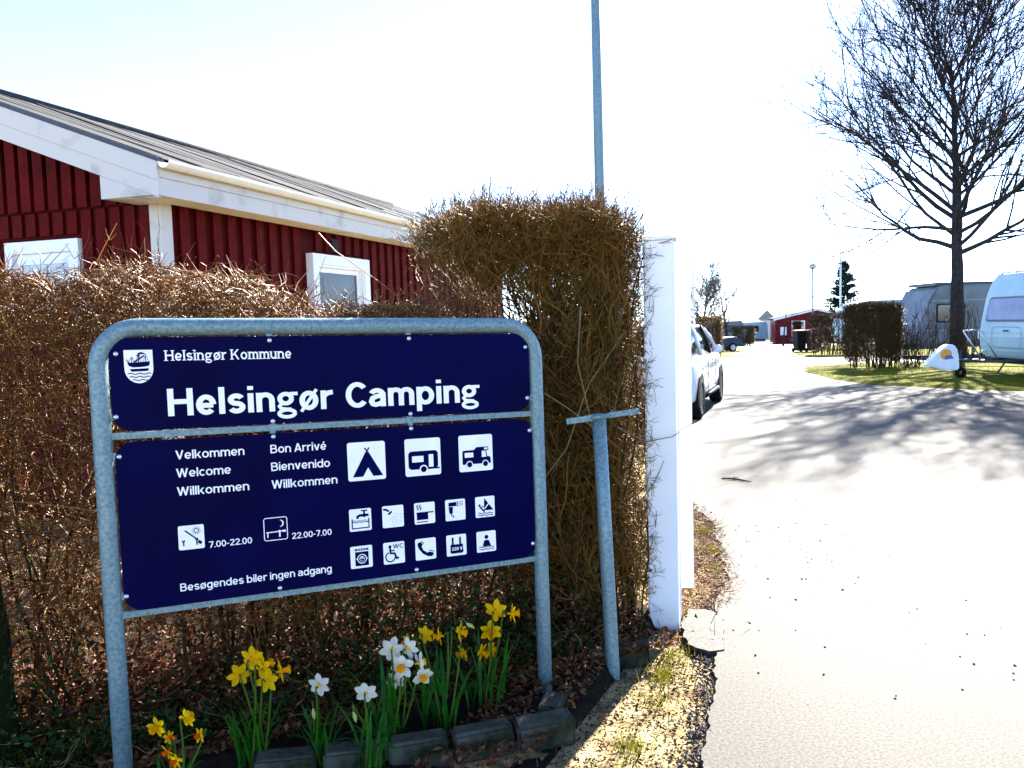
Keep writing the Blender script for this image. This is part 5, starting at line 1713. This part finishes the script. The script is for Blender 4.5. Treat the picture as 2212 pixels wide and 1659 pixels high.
# ------------------------------------------------------------------ far camp site furniture and buildings
fc = empty('wooden_hut', (23.0, 72.5, gz(72)), R(-13), 'small red wooden hut with white trim at the end of the road', 'building')
HW_ = 5.2
MB().prism([(0, 0), (HW_, 0), (HW_, 2.25), (3.45, 2.85), (0, 2.1)], 0, 6, lambda a, b, d: (a, d, b)).build('wall', mat('bright_red_wood', (.17, .010, .010), .6, 0, (.12, .006, .007), 6, spec=.1), fc)
for (xa, za, xb, zb_) in ((-.15, 2.06, 3.45, 2.87), (3.45, 2.87, HW_ + .2, 2.24)):
    MB().prism([(xa, za), (xb, zb_), (xb, zb_ + .14), (xa, za + .14)], -.16, 6.2, lambda a, b, d: (a, d, b)).build('roof_slope', ROOFM, fc)
    MB().prism([(xa, za - .05), (xb, zb_ - .05), (xb, zb_ + .10), (xa, za + .10)], -.20, -.161, lambda a, b, d: (a, d, b)).build('barge_board', WHITEP, fc)
w_ = MB()
for q in ((1.35, 2.45, 1.85, 1.97), (1.35, 2.45, .62, .74), (1.35, 1.47, .74, 1.85), (2.33, 2.45, .74, 1.85)):
    w_.box(q[0], q[1], -.05, -.002, q[2], q[3])
w_ = w_.build('window', WHITEP, fc)
MB().box(1.47, 2.33, -.02, -.003, .74, 1.85).build('pane', GLASS, w_)
MB().box(.42, .92, -.03, -.003, .75, 1.45).build('notice_board', WHITEP, fc)
MB().box(2.9, 4.25, -.04, -.003, 2.02, 2.16).build('name_board', WHITEP, fc)
MB().box(3.2, 4.1, -.03, -.003, .05, 1.95).build('door', mat('grey_green_paint', (.12, .15, .13), .5), fc)
MB().box(3.45, 3.85, -.05, -.031, 1.25, 1.4).build('door_plate', WHITEP, fc)
# grey roofed houses beyond
for (x, y, rz, L_, W_, h, rh_, lab_) in ((31.5, 98, 4, 7.5, 6, 2.5, 1.2, 'grey roofed house behind the small red hut'), (27.5, 104, -8, 4.2, 5, 2.1, .9, 'pale grey low house left of the red hut, far off')):
    b = empty('far_house', (x, y, gz(y)), R(rz), lab_, 'building')
    MB().box(0, L_, 0, W_, 0, h).build('wall', mat('pale_render', (.55, .56, .58), .8, 0, (.48, .49, .5), 2), b)
    MB().prism([(-.3, h), (W_ + .3, h), (W_ / 2, h + rh_)], -.3, L_ + .3, lambda a, c, d: (d, a, c)).build('roof', mat('slate_grey', (.12, .13, .15), .8, 0, (.17, .18, .2), 4), b)
    for x_ in np.arange(.8, L_ - .8, 1.6):
        f_ = MB().box(x_, x_ + .8, -.03, -.003, .9, 1.9).build('window', WHITEP, b)
        MB().box(x_ + .08, x_ + .72, -.045, -.031, .98, 1.82).build('pane', GLASS, f_)


def lamp(loc, h, label, disc=.5):
    l = empty('park_lamp', loc, 0, label, 'street lamp', 'disc topped park lamps')
    MB().tube([(0, 0, -.2), (0, 0, h * .78), (0, 0, h * .86)], [.045, .04, .04], 10).build('lamp_post', GALV, l)
    MB().lathe([(.05, h * .86), (.19, h * .885), (.19, h * .90), (.10, h * .92)], 14).build('lamp_base', ALU, l)
    for a in range(3):
        MB().tube([(.1 * math.cos(a * 2.1), .1 * math.sin(a * 2.1), h * .92), (.1 * math.cos(a * 2.1), .1 * math.sin(a * 2.1), h * .985)], .01, 5).build('rod', ALU, l)
    MB().lathe([(.001, h + .05), (disc * .5, h + .04), (disc, h + .01), (disc, h - .01), (.001, h + .01)], 20).build('lamp_disc', ALU, l)
    return l


lamp((14.45, 39.9, gz(39.9) - .03), 4.62, 'disc topped park lamp by the bins, nearer of two', .38)
MB().tube([(14.45 - .22, 39.9, 2.35), (14.45 + .06, 39.9, 2.4)], .05, 6).build('lamp_bracket', ALU, bpy.data.objects['park_lamp']).matrix_parent_inverse = Matrix.Translation(-bpy.data.objects['park_lamp'].location)
lamp((16.6, 68, gz(68) - .03), 5.0, 'disc topped park lamp far off on the left, further of two', .38)
# bins in a red frame
for (x, y, lab_) in ((13.95, 40.3, 'black wheeled waste bin left of the lamp post'), (14.35, 39.6, 'black wheeled waste bin right by the lamp post')):
    b = empty('waste_bin', (x, y, gz(y) + .03), R(8), lab_, 'waste bin', 'waste bins by the lamp')
    m = MB()
    m.add([(-.20, -.22, .08), (.20, -.22, .08), (.20, .2, .08), (-.20, .2, .08), (-.25, -.28, 1.0), (.25, -.28, 1.0), (.25, .25, 1.0), (-.25, .25, 1.0)],
          [(0, 3, 2, 1), (0, 1, 5, 4), (1, 2, 6, 5), (2, 3, 7, 6), (3, 0, 4, 7)])
    m.build('bin_body', BLACK, b)
    MB().box(-.27, .27, -.30, .28, 1.0, 1.07).build('lid', mat('red_plastic', (.35, .03, .02), .4), b, .02)
    for s_ in (-1, 1):
        MB().lathe([(.03, -.03), (.1, -.03), (.1, .03), (.03, .03)], 14, Matrix.Translation((s_ * .2, .24, .10)) @ Matrix.Rotation(R(90), 4, 'Y')).build('wheel', RUBBER, b)
o = MB().box(-.06, .06, -.06, .06, -.1, 1.15).build('red_post', mat('red_plastic', (.35, .03, .02), .4), None, .01)
o.location = (14.2, 38.6, gz(38.6)); tag(o, 'short red post beside the lamp and the waste bins', 'post')
# bicycles leaning at the hut


def bike(loc, rz, label):
    b = empty('bicycle', loc, rz, label, 'bicycle', 'bicycles by the hut')
    for x in (-.52, .52):
        Mx = Matrix.Translation((x, 0, .34)) @ Matrix.Rotation(R(90), 4, 'X')
        w_ = MB().tube([Mx @ Vector((.33 * math.cos(R(a)), .33 * math.sin(R(a)), 0)) for a in range(0, 361, 18)], .018, 6, False).build('wheel', RUBBER, b)
        m = MB()
        for a in range(0, 180, 30):
            m.tube([Mx @ Vector((.32 * math.cos(R(a)), .32 * math.sin(R(a)), 0)), Mx @ Vector((-.32 * math.cos(R(a)), -.32 * math.sin(R(a)), 0))], .003, 4)
        m.build('spoke_set', ALU, w_)
    m = MB()
    for q in (((-.52, .34), (-.1, .30)), ((-.1, .30), (-.22, .82)), ((-.52, .34), (-.2, .72)), ((-.1, .30), (.36, .75)), ((-.2, .72), (.34, .82)), ((.36, .92), (.52, .34))):
        m.tube([(q[0][0], 0, q[0][1]), (q[1][0], 0, q[1][1])], .02, 6)
    m.build('frame', WHITEP, b)
    MB().tube([(.30, -.25, .98), (.36, 0, .94), (.30, .25, .98)], .014, 6).build('handlebar', DARKM, b)
    MB().box(-.34, -.12, -.07, .07, .84, .90).build('saddle', BLACK, b, .02)


bike((24.3, 70.6, gz(70.6)), R(8), 'pale bicycle standing under the window of the red hut')
bike((25.3, 70.9, gz(70.9)), R(-12), 'pale bicycle parked by the door of the red hut')
# covered dark trailer on the left grass
tr_ = empty('garden_trailer', (11.9, 45.6, gz(45.6) + .04), R(20), 'small dark covered trailer on the grass at the left of the road', 'trailer')
MB().prism([(-.9, .28), (-.75, .75), (.2, .82), (.75, .42), (.8, .28)], -.5, .5, lambda a, b, d: (a, d, b)).build('cover', mat('dark_blue_tarp', (.015, .03, .06), .6, 0, (.03, .045, .08), 5), tr_, .05, 2)
for s_ in (-1, 1):
    wheel(tr_, (-.1, s_ * .52, .24), .24, .14)
MB().tube([(.6, 0, .3), (1.5, 0, .24)], .03, 6).build('drawbar', DARKM, tr_)
# flagpole by the spruce, dark post and white pole by the car
fp = empty('flagpole', (23.7, 60, gz(60)), 0, 'pale flagpole in front of the spruce', 'flagpole')
MB().tube([(0, 0, -.2), (0, 0, 3), (0, 0, 6.6)], [.07, .06, .035], 10).build('pole', mat('pale_blue_pole', (.6, .75, .8), .4), fp)
MB().lathe([(.001, 6.72), (.06, 6.66), (.001, 6.6)], 10).build('finial', ALU, fp)
MB().tube([(.08, -.02, 1.0), (.08, -.02, 6.5)], .006, 4).build('halyard', WHITEP, fp)
o = MB().tube([(0, 0, -.1), (0, 0, 2.58)], .045, 10).build('dark_post', DARKM); o.location = (5.37, 25, 0)
tag(o, 'dark slim post just right of the white gate post, above the car', 'post')
o = MB().tube([(0, 0, -.1), (0, 0, 4.2)], [.04, .025], 10).build('white_pole', WHITEP); o.location = (5.54, 25.2, 0)
tag(o, 'slim white pole next to the dark post above the car', 'pole')
